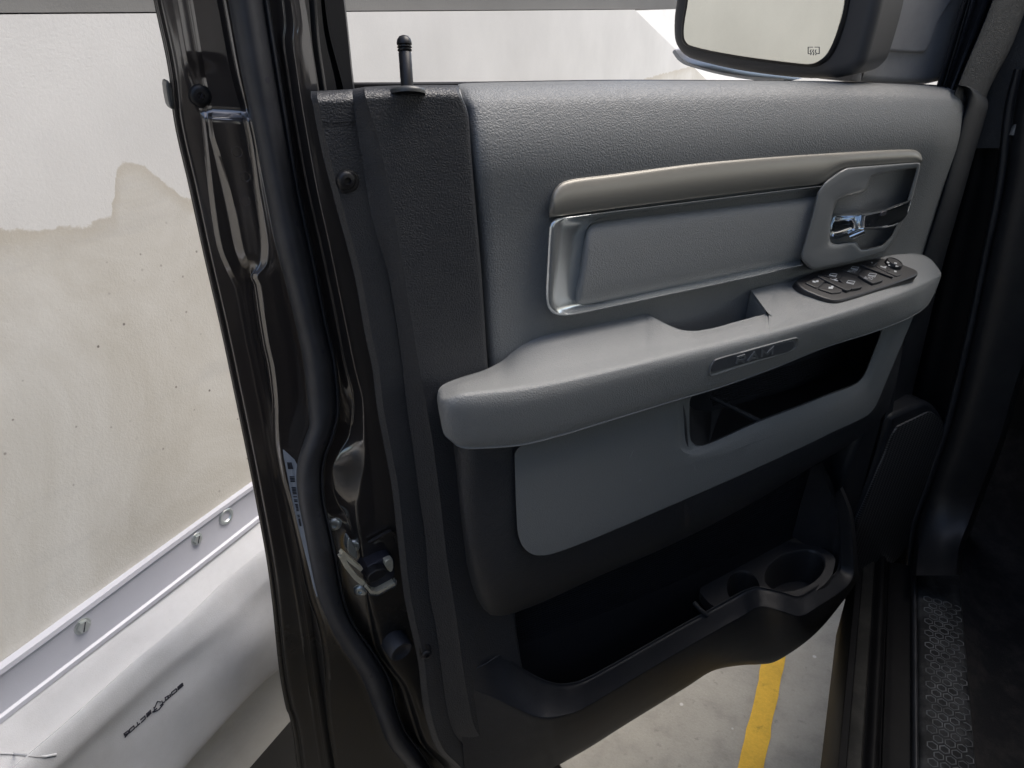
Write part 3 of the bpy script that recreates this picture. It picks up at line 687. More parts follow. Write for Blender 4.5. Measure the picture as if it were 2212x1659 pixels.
V, Fc = tube_vf([P(1835,512,.018), P(1850,506,.024), P(1866,499,.030)], .005, 14); build('lock_button', V, Fc, HANDLE, hand)
slab('slot', Plane(P(1915,462,.051), nrm(N), DOOR.u), [(1901,468),(1906,458),(1918,455),(1913,465)], .0016, -.001, .0003, INK, hand, it=1)

# ---- armrest
Yb = [(944,858),(946,846),(950,838),(956,832),(979,821),(1051,797),(1086,778),(1103,763),(1131,743),(1173,724),(1260,703),(1364,682),(1393,676),(1404,681),(1425,692),(1451,705),(1475,713),(1496,715),(1538,709),(1586,696),(1630,684),(1655,677),(1659,672),(1661,640),(1663,619),(1667,613.5),(1717,603),(1753,592),(1840,573),(1912,551),(1950,546),(1991,550),(2010,560),(2022,573),(2033,590)]
Yf = [(944,864),(948,890),(951,905),(957,934),(975,953),(992,966),(1013,970),(1051,969),(1117,964),(1208,943),(1294,917),(1454,868),(1555,838),(1667,798),(1781,752),(1901,713),(1977,680),(2002,661),(2020,630),(2030,605),(2033,596)]
Yr = [(944,861),(950,862),(960,862),(990,852),(1051,845),(1117,838),(1208,822),(1294,803),(1454,765),(1555,742),(1667,715),(1781,683),(1901,645),(1977,618),(2005,606),(2033,593)]
wb = [(944,.040),(950,.034),(975,.030),(1051,.026),(1100,.010),(1393,.008),(1404,.016),(1451,.045),(1496,.058),(1586,.060),(1655,.058),(1659,.052),(1661,.030),(1663,.012),(1667,.008),(1950,.008),(1991,.008),(2015,.015),(2033,.025)]
wr = [(944,.042),(950,.062),(975,.080),(1051,.090),(1208,.096),(1454,.098),(1781,.098),(1901,.090),(1977,.070),(2005,.052),(2033,.028)]
xa_ = np.r_[944, 945, 946.5, 948.5, 951, 954.5, 958, 963, 970, 978, 987, np.arange(997, 1390, 9), np.arange(1390,1500,5), np.arange(1500,1584,8), np.arange(1584,1650,8), np.arange(1650,1672,1.), np.arange(1676, 1985, 9), np.arange(1985, 2033, 4), 2031.5, 2033]
fb_, ff_, frr, fwb, fwr = pchip(Yb), pchip(Yf), pchip(Yr), pchip(wb), pchip(wr)
rows = []
for x in xa_:
    a, r_, c = fb_(x), frr(x), ff_(x); w0, w1 = fwb(x), fwr(x)
    if r_ < a+6: r_ = a+min(6, (c-a)*.4)
    col = [P(x, a+.5, w0-.03), P(x, a, w0-.004), P(x, a+min(3,(r_-a)*.1), w0)]
    m_ = min(1, max(0, (x-1655)/130)); m_ = m_*m_*(3-2*m_)
    for t in (.3,.6,.8):
        y = a+(r_-a)*t
        if 1655 < x < 1785: y = (r_-39*(1-t))*(1-m_)+y*m_
        te = (y-a)/(r_-a); col.append(P(x, y, w0+(w1-w0)*(te*.93)))
    for t, dw in ((0,-.004),(.12,0),(.3,.001),(.6,-.002),(.86,-.006),(.97,-.010),(1.0,-.014)):
        col.append(P(x, r_+(c-r_)*t, w1+dw*min(1, w1/.09)))
    col.append(P(x, c+.5, w1*.3))
    rows.append(col)
arm = loft('armrest', list(np.array(rows).transpose(1,0,2)), GREYS, door, k=3, angle=55)
SA = Surf(arm)
# pull-cup side wall under the switch pod
pa, pb_ = (1621,626,.009), (1658,676,.0615)
pc_, pd_ = (1676,612,.009), (1676,690,.0685)
def mixp(a, b, t): return tuple(x*(1-t)+y*t for x, y in zip(a, b))
rows = []
for i in range(9):
    t = i/8; rows.append([P(*mixp(mixp(pa, pb_, q), mixp(pc_, pd_, q), t))+N*.0010 for q in np.linspace(0, 1, 10)])
loft('switch_pod', rows, GREYS, door, k=1)
top = [P(*mixp(pa, pb_, q))+N*.0006 for q in np.linspace(0, .9, 10)]
loft('pull_cup', [top, [p-np.array([0,0,.0025])-DOOR.u*.0004 for p in top], [p-np.array([0,0,.004])+DOOR.u*.0015 for p in top], [p-np.array([0,0,.006])-DOOR.u*.0005 for p in top], [p-np.array([0,0,.07])-DOOR.u*.006 for p in top]], GREYP, door, k=1, angle=30)
# badge recess with raised letters
zB = lambda pts: Z(2600, 1200, .49729, pts)
bo = zB([(382,545),(385,510),(402,462),(430,436),(620,375),(1050,258),(1082,256),(1088,280),(1078,330),(1050,356),(1000,378),(620,490),(410,560),(390,562)])
bi = zB([(425,520),(420,508),(428,480),(450,456),(630,395),(1045,280),(1062,280),(1062,290),(1050,310),(1030,330),(985,345),(630,455),(450,512),(436,522)])
BP = SA.plane([(x, y) for x, y in bo])
oo, ii = matched(bo, bi)
dm = max(abs((SA.hit(x, y)[0]-BP.p)@BP.n) for x, y in bo)
rows = []
for t, h in ((-.06,-.003),(-.04,.0012),(.0,.0020),(.12,.0020),(.35,.0008),(.5,.0004),(1.0,.0002),(1.0,.00015)):
    rows.append([ (lambda q: (SA.hit(*q)[0] if SA.hit(*q)[0] is not None else BP.at(*q))+BP.n*h)(a*(1-t)+b*t) for a, b in zip(oo, ii)])
badge = loft('badge_recess', rows, GREYP, arm, k=2, closed=True, cap=True, angle=40)
fl_o = chaikin(bo, 2); cB = sum(np.array(q) for q in fl_o)/len(fl_o)
slab('badge_floor', BP, [tuple(cB+(np.array(q)-cB)*np.array([.93,.80])) for q in bo], dm*.25+.0022, -.004, .0006, mat('badge_grey', (.085,.09,.1), .4), arm, it=2)
BPL = Plane(BP.p+BP.n*(dm*.25+.0022), BP.n, DOOR.u)
ram = [zB(l) for l in [
 [(600,468),(612,414),(662,398),(668,416),(655,430),(612,442)], [(635,438),(662,455)],
 [(690,446),(742,378),(768,428)], [(715,422),(762,412)],
 [(800,410),(806,362),(842,386),(888,340),(880,390)]]]
ribbon('badge_lettering', ram, 4.2, BPL, mat('badge_letter_grey', (.16,.17,.18), .35), arm, h=.0014, th=.0018, step=8)

# ---- switch panel on the armrest
z8 = lambda pts: Z(3000, 700, .36166, pts)
sw_px = z8([(360,1130),(372,1112),(410,1090),(600,1012),(900,945),(1180,882),(1300,872),(1390,890),(1560,950),(1690,1002),(1710,1035),(1690,1065),(1400,1170),(900,1330),(820,1342),(720,1326),(560,1265),(440,1208)])
PODP = SA.plane([(1790,640),(1900,600),(1960,580),(1740,630),(1850,575),(1900,565)])
hm = max((SA.hit(x, y)[0]-PODP.p)@PODP.n for x, y in sw_px if SA.hit(x, y)[0] is not None)
SWP = Plane(PODP.p+PODP.n*max(0, min(hm, .006)), PODP.n, DOOR.u)
swp = slab('switch_panel', SWP, sw_px, .0035, -.02, .003, SWITCH, door, rings=5, it=2)
def button(name, pts, h=.0065, b=.0010, it=2): return slab(name, SWP, z8(pts), h, .001, b, SWITCH, swp, rings=3, it=it, cr=1.6)
button('lock_switch', [(470,1140),(590,1078),(700,1120),(640,1170),(600,1200)], .0055)
button('lock_switch', [(610,1205),(700,1140),(880,1215),(870,1245),(770,1258)], .0055)
button('switch_divider', [(590,1062),(610,1050),(975,1180),(972,1215),(925,1228)], .0075, .0008)
button('window_switch', [(620,1045),(740,1000),(865,1060),(830,1110)], .0050)
button('window_switch', [(840,1110),(880,1062),(1040,1110),(1100,1190),(980,1212)], .0075)
button('window_switch', [(860,1000),(960,945),(1080,990),(1040,1060)], .0050)
button('window_switch', [(1050,1060),(1095,1000),(1240,1030),(1330,1115),(1210,1150)], .0075)
button('switch_divider', [(1065,945),(1085,935),(1440,1065),(1430,1085)], .0065, .0008)
button('mirror_switch', [(1130,935),(1195,895),(1260,915),(1220,960)], .0048)
button('mirror_switch', [(1240,965),(1290,935),(1385,985),(1350,1020)], .0048)
button('mirror_switch', [(1355,1025),(1400,990),(1530,1030),(1520,1055),(1470,1070)], .0055)
pc = SWP.at(*z8([(1425,950)])[0], .003)
kn = lathe('mirror_knob', pc, SWP.n, [(.0135,0),(.0132,.005),(.0118,.0068),(.0105,.0068),(.0098,.0058),(.001,.0058)], SWITCH, swp, 32, angle=45)
def print_(lines, w, h): 
    V, Fc = ribbon_vf([z8(l) for l in lines], w, Plane(SWP.p+SWP.n*h, SWP.n, DOOR.u), h=.0004, th=.0006, step=50); return V, Fc
def window_icon(x, y, s=1., h=.005): return print_([[(x-55*s,y+5*s),(x-30*s,y-22*s),(x+55*s,y-10*s),(x+35*s,y+28*s),(x-55*s,y+5*s)], [(x-52*s,y+2*s),(x+44*s,y+14*s)]], .95*s, h)
def text_vf(s, px, right, up, pl, h):
    cu = bpy.data.curves.new('t', 'FONT'); cu.body = s; cu.size = 1; cu.resolution_u = 2
    o = bpy.data.objects.new('t', cu); COL.objects.link(o)
    dg = bpy.context.evaluated_depsgraph_get(); me = o.evaluated_get(dg).to_mesh()
    V = [(v.co.x, v.co.y) for v in me.vertices]; Fc = [tuple(p.vertices) for p in me.polygons]
    w = max(a for a, _ in V); hh = max(b for _, b in V)
    out = [pl.at(px[0]+right[0]*a/w+up[0]*b/hh, px[1]+right[1]*a/w+up[1]*b/hh, h) for a, b in V]
    bpy.data.objects.remove(o); bpy.data.curves.remove(cu)
    return out, Fc
d8 = .36166/1.82278
leg = [window_icon(775,1058,.8,.0050), window_icon(965,1138,.85,.0075), window_icon(1010,984,.8,.0050), window_icon(1200,1058,.85,.0075)]
leg += [text_vf('AUTO', z8([(928,1026)])[0], (92*d8,4*d8), (14*d8,-26*d8), SWP, .0056), text_vf('AUTO', z8([(1108,1100)])[0], (95*d8,12*d8), (10*d8,-30*d8), SWP, .0081)]
leg += [print_([[(550,1130),(585,1136)],[(590,1130),(615,1126)]], 3.6, .0055), print_([[(725,1198),(770,1202)],[(752,1188),(778,1186)]], 3.6, .0055), print_([[(740,1105),(825,1122)],[(750,1122),(815,1102)]], 1.7, .0052),
       print_([[(1190,922),(1205,928)]], 2.6, .0048), print_([[(1290,962),(1320,975),(1355,968)],[(1320,975),(1350,982)]], 2.0, .0048), print_([[(1440,1018),(1465,1024)]], 2.6, .0055),
       print_([[(1360,918),(1385,928)]], 2.6, .0090), print_([[(1440,928),(1470,934)]], 2.6, .0090), print_([[(1455,962),(1485,962)]], 2.4, .0090), print_([[(1375,950),(1395,956)]], 1.8, .0090)]
for V, Fc in leg: build('legend', V, Fc, PRINT, swp, smooth=False)

# ---- lower door: back sheet, bulge, grey insert with bin
sheet = [(1040,780),(1980,560),(1945,760),(1935,1000),(1890,1230),(1690,1375),(1520,1430),(1350,1515),(1200,1590),(1060,1500),(1020,1250),(1000,950)]
slab('pocket_back', DOOR, sheet, -.012, -.035, .002, POCK, door, it=0)
# ribbed back of the map pocket
rb = []
for i in range(26):
    t = i/25
    rb.append([(1060+20*t, 1300+110*t), (1350, 1195+110*t*1.0), (1740, 1010+120*t*1.0)])
ribbon('pocket_rib', rb, 1.6, Plane(DOOR.p-DOOR.n*.012, DOOR.n, DOOR.u), POCK, door, h=.0012, th=.002, step=60)
# charcoal bulge behind and below the insert
bl_t = [(978,958),(985,962),(1000,964),(1117,958),(1294,910),(1555,828),(1781,742),(1905,705),(1960,690)]
bl_b = [(978,962),(985,1010),(992,1092),(1003,1180),(1010,1234),(1018,1262),(1028,1290),(1042,1314),(1061,1329),(1082,1331),(1130,1316),(1176,1298),(1280,1250),(1471,1166),(1627,1085),(1750,1010),(1850,950),(1920,890),(1960,700)]
fbt, fbb = pchip(bl_t), pchip(bl_b)
rail_t = [(1480,968),(1525,972),(1628,926),(1844,844),(1880,806),(1960,696)]
fr_t = pchip(rail_t)
xb_ = np.r_[978, 978.8, 980, 982, 985, 989, 994, 1000, 1008, 1018, 1030, 1044, 1060, 1080, np.arange(1100, 1470, 14), 1476, 1482, 1488, 1494, 1500, np.arange(1514, 1950, 14), 1956, 1960]
wL = pchip([(978,.010),(985,.038),(1000,.052),(1030,.062),(1080,.066),(1500,.064),(1800,.058),(1900,.048),(1960,.03)])
rows = []
for x in xb_:
    m_ = min(1, max(0, (x-1479)/8)); a = fbt(x)*(1-m_)+fr_t(x)*m_; c, w = fbb(x), wL(x); c = max(c, a+1)
    q = [P(x, a, w-.03), P(x, a, w-.002)]
    for t, dw in ((.25,0),(.5,0),(.72,-.002),(.86,-.010),(.95,-.024),(1.0,-.046)): q.append(P(x, a+(c-a)*t, max(-.010, w+dw)))
    q.append(P(x, c, -.016)); rows.append(q)
loft('lower_panel', list(np.array(rows).transpose(1,0,2)), DARK, door, k=3, angle=60)
# grey insert as a ring round the bin
zA = lambda pts: Z(1600, 1200, .63291, pts)
gi_out = [(1117,962),(1117,1006),(1121,1127),(1124,1155),(1133,1178),(1150,1194),(1173,1198),(1201,1193),(1260,1172),(1399,1113),(1530,1056),(1646,1005),(1750,957),(1810,927),(1852,909),(1876,896),(1890,880),(1900,858),(1926,795),(1975,678),(1985,655),(1901,700),(1781,742),(1667,788),(1555,828),(1454,858),(1294,907),(1208,933)]
gi_in  = [(1489,862),(1489,885),(1489,905),(1489,925),(1490,942),(1493,953),(1499,959),(1506,962),(1515,962),(1530,958),(1570,940),(1628,912),(1720,878),(1790,850),(1825,838),(1846,829),(1858,820),(1868,806),(1882,770),(1900,725),(1904,708),(1890,712),(1781,748),(1667,794),(1600,818),(1540,838),(1510,848),(1498,854)]
oo, ii = matched(gi_out, gi_in)
fwG = pchip([(1110,.0670),(1500,.0672),(1800,.064),(1900,.058),(1990,.05)])
rows = []
for t, dw in ((0,-.012),(0,.0005),(.012,.0025),(.03,.0035),(.55,.0035),('e',.0035),('f',.0010),('g',-.004),('h',-.010),('i',-.035)):
    r = []
    for a, b in zip(oo, ii):
        d = np.linalg.norm(b-a); ch = min(.5*d, 44)/d            # chamfer about 44 units wide round the opening
        tt = t if not isinstance(t, str) else {'e':1-ch,'f':1-ch*.62,'g':1-ch*.2,'h':1.0,'i':1.0}[t]
        if not isinstance(t, str) and t > 1-ch: tt = 1-ch
        q = a*(1-tt)+b*tt; r.append(P(*q, fwG(q[0])+dw))
    rows.append(r)
insrt = loft('lower_insert', rows, GREYL, door, k=2, closed=True, angle=45)
SI = Surf(insrt)
MARK = mat('pale_scuff', (.24,.25,.255), .7)
for l in ([(1360,990),(1364,981),(1368,972)], [(1496,1002),(1499,1009),(1502,1016)], [(1380,1040),(1384,1034)]): ribbon('scuff_mark', [l], 1.0, SI, MARK, insrt, h=.0003, th=.0006, step=4)
# storage bin inside the opening
BN = lambda pts: Z(2600, 1200, .49729, pts)
flo = [P(1488,935,.055), P(1493,962,.055), P(1530,968,.055), P(1700,905,.052), P(1880,830,.045)]
bk  = [P(1480,868,-.005), P(1500,885,-.008), P(1540,890,-.010), P(1720,838,-.010), P(1890,770,-.010)]
loft('bin_floor', [flo, bk], BLACK, door, k=1)
slab('bin_mat', Plane(P(1560,925,.025), nrm(np.cross(np.array(flo[3])-flo[1], np.array(bk[1])-flo[1])*(1 if np.cross(np.array(flo[3])-flo[1], np.array(bk[1])-flo[1])[2]>0 else -1)), DOOR.u), BN([(240,800),(395,755),(760,930),(420,1120),(240,1100)]), .001, -.003, .0006, mat('dusty_bin_mat', (.035,.035,.036), .7, dust=.35, dustcol=(.12,.12,.12)), door, it=1)
V, Fc = tube_vf([P(*q, w) for q, w in zip(BN([(400,732),(500,780),(640,850),(790,925)]), (.0,.015,.035,.055))], .0042, 8); build('bin_divider', V, Fc, DARKS, door)
ribbon('bin_rib', [BN([(420,660+i*17),(900,530+i*17),(1500,330+i*17)]) for i in range(9)], 1.6, Plane(DOOR.p-DOOR.n*.011, DOOR.n, DOOR.u), POCK, door, h=.001, th=.002, step=60)

# ---- map pocket with rounded lip, cup holder tray
lip = [((990,1462),(990,1480),(1010,1750),.008,.001),((1012,1452),(1018,1490),(1040,1742),.0165,.002),((1050,1434),(1058,1506),(1075,1730),.030,.008),((1085,1416),(1100,1526),(1120,1708),.046,.026),((1127,1443),(1148,1547),(1165,1680),.062,.040),
 ((1160,1462),(1175,1552),(1196,1659),.069,.045),((1183,1472),(1195,1551),(1215,1648),.073,.046),((1210,1478),(1222,1545),(1240,1634),.075,.046),((1235,1476),(1248,1537),(1266,1619),.077,.046),((1262,1468),(1275,1523),(1300,1598),.078,.046),((1314,1441),(1325,1493),(1350,1566),.080,.044),((1453,1362),(1463,1411),(1480,1486),.084,.040),
 ((1523,1323),(1533,1371),(1540,1449),.088,.038),((1593,1284),(1603,1332),(1600,1437),.094,.034),((1625,1270),(1634,1314),(1640,1435),.104,.032),((1647,1269),(1656,1313),(1672,1430),.114,.030),((1690,1279),(1692,1322),(1711,1408),.132,.028),((1725,1288),(1730,1331),(1750,1379),.140,.028),((1760,1270),(1768,1310),(1785,1344),.134,.028),
 ((1800,1243),(1824,1272),(1832,1284),.114,.026),((1811,1228),(1843,1245),(1853,1250),.102,.024),((1813,1200),(1844,1213),(1853,1218),.092,.022),((1812,1150),(1841,1158),(1849,1160),.078,.020),((1809,1105),(1834,1106),(1842,1106),.066,.016),((1803,1066),(1815,1056),(1820,1050),.052,.010)]
def path(pts, k=5):
    p = cat([np.array(q, float) for q in pts], k); return np.array(p)
pu, pv, pb = path([l[0] for l in lip]), path([l[1] for l in lip]), path([l[2] for l in lip]); pw = path([[l[3], l[4]] for l in lip])
rows = []
for t in range(len(pu)):
    a, b, c = pu[t], pv[t], pb[t]; w, d = pw[t]; dz = np.array([0,0,-1.])
    top = P(*a, w-d)
    q = [top-N*.004+dz*.055, top-N*.003+dz*.006, top]
    for f_, g in ((.10,.97),(.35,.70),(.7,.30),(.92,.06)): q.append(P(*(a+(b-a)*f_), w-d*g))
    q.append(P(*b, w))
    for f_, g in ((.12,.002),(.3,.006),(.6,.016),(.85,.030),(.96,.040)): q.append(P(*(b+(c-b)*f_), w-g*min(1, w/.07)))
    q.append(P(*c, w-.058*min(1,w/.07))); q.append(P(*c, min(-.03, w-.1)))
    rows.append(q)
pock = loft('map_pocket', list(np.array(rows).transpose(1,0,2)), DARKS, door, k=3, angle=75)
# wedge wall on the hinge side of the pocket
loft('pocket_side_wall', [[P(1711,1158,-.008), P(1730,1085,-.008), P(1752,1010,-.004), P(1776,1000,.02)], [P(1760,1190,.03), P(1770,1100,.02), P(1783,1040,.02), P(1796,1040,.035)], [P(1806,1212,.058), P(1811,1150,.055), P(1808,1100,.045), P(1803,1066,.048)]], DARKS, door, k=3)
zD = lambda pts: Z(2600, 1974, .64738, pts)
pl_t = flat(0); trp = [(1806,1212),(1799,1196),(1770,1180),(1722,1157),(1708,1156),(1660,1186),(1583,1230),(1520,1264),(1511,1272),(1513,1282),(1540,1312),(1560,1306),(1593,1292),(1625,1278),(1650,1278),(1690,1290),(1725,1299),(1765,1276),(1795,1250)]
# tray lies level: find its height from the pocket depth at its middle
tz = P(1600, 1225, -.010)[2]
TR = Plane([0,0,tz], nrm([0.0,0,1]))
def tray():
    out = [TR.at(x, y) for x, y in chaikin(trp, 2)]
    def ell(cx, cy, rx, ry, n=40, rot=-.35):
        r = []
        for i in range(n):
            t = 2*math.pi*i/n; a, b = rx*math.cos(t), ry*math.sin(t)
            r.append(zD([(cx+a*math.cos(rot)-b*math.sin(rot), cy+a*math.sin(rot)+b*math.cos(rot))])[0])
        return r
    bm = bmesh.new()
    def loop(pts):
        vs = [bm.verts.new(tuple(p-np.array(root_loc(door)))) for p in pts]
        return vs, [bm.edges.new((vs[i], vs[(i+1)%len(vs)])) for i in range(len(vs))]
    vo, eo = loop(out)
    es = list(eo); holes = []
    big = [TR.at(x, y) for x, y in ell(818,420,195,118)]; sm = [TR.at(x, y) for x, y in ell(505,530,100,112, 30)]
    # one figure-of-eight opening: keep points of each ring outside the other
    def inside(p, c, ring): 
        cc = sum(ring)/len(ring); d = [np.linalg.norm(q-cc) for q in ring]
        v = p-cc; k = min(range(len(ring)), key=lambda i: -((ring[i]-cc)@v)/np.linalg.norm(ring[i]-cc)); return np.linalg.norm(v) < d[k]
    vb, eb = loop(big); vs_, es_ = loop(sm)
    bmesh.ops.triangle_fill(bm, use_beauty=True, use_dissolve=False, edges=eo+eb+es_)
    for ring in (vb, vs_):
        prev = ring; c = sum((v.co for v in ring), Vector())/len(ring)
        for dz, sc_ in ((-.002,.97),(-.006,.955),(-.075,.86)):
            nw = [bm.verts.new((c.x+(v.co.x-c.x)*sc_, c.y+(v.co.y-c.y)*sc_, c.z+dz)) for v in ring]
            for i in range(len(ring)): bm.faces.new((prev[i], prev[(i+1)%len(ring)], nw[(i+1)%len(ring)], nw[i]))
            prev = nw
        bm.faces.new(prev)
    lo = [bm.verts.new((v.co.x, v.co.y, v.co.z-.02)) for v in vo]
    for i in range(len(vo)): bm.faces.new((vo[i], vo[(i+1)%len(vo)], lo[(i+1)%len(lo)], lo[i]))
    bmesh.ops.recalc_face_normals(bm, faces=bm.faces)
    me = bpy.data.meshes.new('cup_holder'); bm.to_mesh(me); bm.free(); me.materials.append(mat('cup_holder_plastic', (.035,.036,.04), .45, fine=.15, gscale=600)); me.shade_smooth(); me.set_sharp_from_angle(angle=math.radians(40))
    o = bpy.data.objects.new('cup_holder', me); COL.objects.link(o); o.parent = door
tray()
V, Fc = tube_vf([P(1500,1302,.03), P(1512,1316,.045), P(1528,1330,.055)], .004, 10); build('pocket_divider', V, Fc, DARKS, door)

# ---- speaker
Z5 = lambda pts: Z(3300, 1300, .60277, pts)
sp_out = Z5([(330,600),(345,570),(380,545),(480,505),(600,455),(690,560),(705,640),(660,900),(560,1180),(440,1460),(330,1560),(190,1650),(90,1640),(70,1400),(150,1150),(250,880)])
sp_in = Z5([(375,640),(430,610),(520,570),(605,525),(650,560),(690,600),(692,690),(640,900),(540,1190),(420,1470),(300,1570),(190,1650),(95,1610),(98,1330),(190,1100),(290,840)])
slab('speaker_surround', DOOR, sp_out, .030, -.03, .010, DARKS, door, it=2)
slab('speaker_grille', DOOR, sp_in, .0335, .02, .003, GRILLE, door, it=2)
fin = [(1880,890),(1930,760),(1965,700),(1945,800),(1935,890),(1928,905),(1900,1000),(1850,1140),(1835,1180),(1812,1060),(1850,960)]
slab('speaker_shoulder', DOOR, fin, .022, -.03, .012, DARKS, door, it=2)

# ---- fasteners on the rear edge
def screw(x, y, r, surf, m, parent, torx=True, h=.003):
    p, n = surf.hit(x, y)
    o = lathe('screw', p-n*.0005, n, [(r*1.12,0),(r*1.12,.0005),(r,.0007),(r*.97,h*.45),(r*.85,h*.8),(r*.6,h),(r*.36,h*1.04),(r*.34,h*.5),(r*.05,h*.45)], m, parent, 24, angle=50)
    return o
def padmark(pts, surf, m, name, parent, b=.002, h=.0015):
    pl = surf.plane(pts); return slab(name, Plane(pl.p, pl.n, DOOR.u), pts, h, -.003, b, m, parent, it=2)
padmark([(724,372),(762,366),(776,378),(778,400),(768,414),(738,424)], ST, BLACK, 'screw_seat', trim)
screw(748, 389, .0088, ST, BLACK, door, h=.005)
padmark([(903,1395),(925,1390),(934,1402),(930,1415),(908,1432)], ST, BLACK, 'screw_seat', trim)
screw(921, 1413, .0072, ST, BLACK, door, h=.004)
screw(433, 207, .0088, SS, BLACK, door, h=.003)
for x, y in ((722,1132),(763,1178),(779,1275)): screw(x, y, .0088, SS, STEEL, door, h=.004)
for x, y in ((513,329),(530,382),(530,435)):
    p, n = SS.hit(x, y); lathe('press_mark', p-n*.0002, n, [(.0052,0),(.0050,.0006),(.0042,.0006),(.0040,.0002),(.001,.0002)], PAINT, door, 20)
slab('edge_clip', DOOR, [(358,178),(366,174),(374,200),(378,236),(368,236),(362,210)], -.088, -.11, .002, SATIN, door, it=1)
ribbon('screw_recess', [[(428,204),(438,210)],[(435,201),(431,213)]], 2.0, SS, INK, door, h=.0037, th=.001)
# rubber stop
p, n = SS.hit(852, 1384); n = nrm(DOOR.n+DOOR.u*.10+np.array([0,0,-.12])+np.array([.12,-.1,0]))
lathe('rubber_stop', p-n*.004, n, [(.0185,0),(.0175,.022),(.0155,.0255),(.012,.0255),(.0095,.023),(.006,.0225),(.001,.0225)], RUBBER, door, 32, angle=50)
# latch
latch = slab('latch_mouth', Plane(P(826,1225,-.030), DOOR.n, DOOR.u), Z(1000,1600,.45208,[(950,1420),(1120,1330),(1200,1310),(1230,1340),(1232,1500),(1060,1590),(1000,1570)]), .006, -.02, .002, INK, door, it=1)
LP = Plane(P(800,1230,-.022), DOOR.n, DOOR.u)
z3 = lambda pts: Z(1000,1600,.45208,pts)
def bar(pts, w, th, m, name, parent, pl=LP):
    V, Fc = ribbon_vf([z3(pts)], w, pl, h=th, th=th*1.8, step=4); return build(name, V, Fc, m, parent, angle=30)
bar([(755,1262),(840,1340),(930,1410)], 8, .004, BRASS, 'latch_bar', latch)
bar([(752,1290),(800,1380),(880,1480),(950,1535)], 11, .0035, BRASS, 'latch_bar', latch)
bar([(960,1540),(1000,1590),(1060,1600),(1210,1520)], 5.5, .0065, BRASS, 'latch_bar', latch)
bar([(950,1560),(1000,1622),(1060,1628),(1215,1550),(1230,1500)], 2.2, .005, MIRRORC, 'latch_edge', latch)
slab('latch_catch', Plane(P(826,1225,-.022), DOOR.n, DOOR.u), z3([(985,1480),(1100,1410),(1190,1450),(1010,1560)]), .010, -.004, .0015, BLACK, latch, it=1)
slab('latch_plate', Plane(P(826,1210,-.022), DOOR.n, DOOR.u), z3([(1125,1360),(1195,1325),(1215,1340),(1215,1430),(1180,1450)]), .0035, -.004, .001, BRASS, latch, it=1)
slab('latch_plate', Plane(P(765,1190,-.036), DOOR.n, DOOR.u), z3([(815,1160),(835,1145),(895,1250),(905,1340),(815,1280)]), .003, -.008, .001, STEEL, latch, it=1)
bar([(1000,1190),(1120,1120),(1190,1085),(1225,1110),(1240,1180)], 4, .0025, PAINT, 'latch_surround', latch, Plane(P(820,1120,-.036), DOOR.n, DOOR.u))
# information label with barcode, partly under the seal
lab_px = z3([(245,372),(262,375),(380,485),(372,560),(380,760),(440,1100),(560,1640),(545,1659),(450,1300),(350,900),(300,650)])
SLB = SS
lp = [np.array(q) for q in lab_px]
def conform(name, pts, h, m, parent, surf):
    bm = bmesh.new(); vs = []
    for x, y in chaikin(pts, 1):
        p, n = surf.hit(x, y)
        if p is None: continue
        vs.append(bm.verts.new(tuple(p+n*h-np.array(root_loc(parent)))))
    bm.faces.new(vs); bmesh.ops.triangulate(bm, faces=bm.faces); 
    r = bmesh.ops.solidify(bm, geom=bm.faces, thickness=.0004)
    me = bpy.data.meshes.new(name); bm.to_mesh(me); bm.free(); me.materials.append(m); o = bpy.data.objects.new(name, me); COL.objects.link(o); o.parent = parent; return o
lbl = conform('information_label', lab_px, .0012, LABEL, door, SS)
def lerp(a, b, t): return (a[0]+(b[0]-a[0])*t, a[1]+(b[1]-a[1])*t)
bars = []
lft = [(285,485),(300,560),(318,660),(338,760),(362,860),(385,960),(400,1030)]; rgt = [(325,485),(345,560),(358,660),(372,760),(385,860),(400,960),(412,1030)]
for i in range(46):
    t = i/45*(len(lft)-1); k = min(int(t), len(lft)-2)
    if random.random() < .75: bars.append(z3([lerp(lft[k], lft[k+1], t-k), lerp(rgt[k], rgt[k+1], t-k)]))
ribbon('barcode', bars, 1.3, SS, INK, lbl, h=.0022, th=.0008, step=40)

# ---- door mirror beyond the window line
MP = Plane(P(1650,60,-.16), nrm([-.30,-.95,-.018]), [.95,-.30,0])
mo = [(1462,-120),(1455,0),(1449,30),(1448,76),(1453,99),(1470,122),(1497,133),(1584,154),(1713,171),(1790,172),(1835,164),(1858,145),(1869,125),(1903,0),(1915,-120)]
mg = [(1490,-110),(1487,0),(1478,46),(1476,76),(1480,91),(1493,101),(1599,122),(1732,139),(1755,139),(1774,131),(1793,110),(1812,61),(1826,0),(1838,-110)]
mh = slab('door_mirror', MP, mo, .0, -.09, .016, MIRF, door, rings=6, it=2)
mi = slab('mirror_surround', MP, [(x+(x-1650)*.045, y+(y-20)*.05) for x, y in mg], .006, -.01, .005, BLACK, mh, it=2)
slab('mirror_glass', MP, mg, .0075, .0, .0008, MIRG, mh, it=2)
z6 = lambda pts: Z(2500, 0, .69259, pts)
V, Fc = ribbon_vf([z6(l) for l in [[(1000,305),(985,305),(985,268),(1012,268)],[(1022,268),(1048,268),(1048,305),(1035,305)],[(1002,282),(997,292),(1003,302),(999,314)],[(1016,282),(1011,292),(1017,302),(1013,314)],[(1030,282),(1025,292),(1031,302),(1027,314)]]], 1.5, Plane(MP.p+MP.n*.0075, MP.n, MP.u), h=.0006, th=.0008, step=4)
build('heater_symbol', V, Fc, mat('etched_grey', (.18,.18,.17), .6), mh, smooth=False)
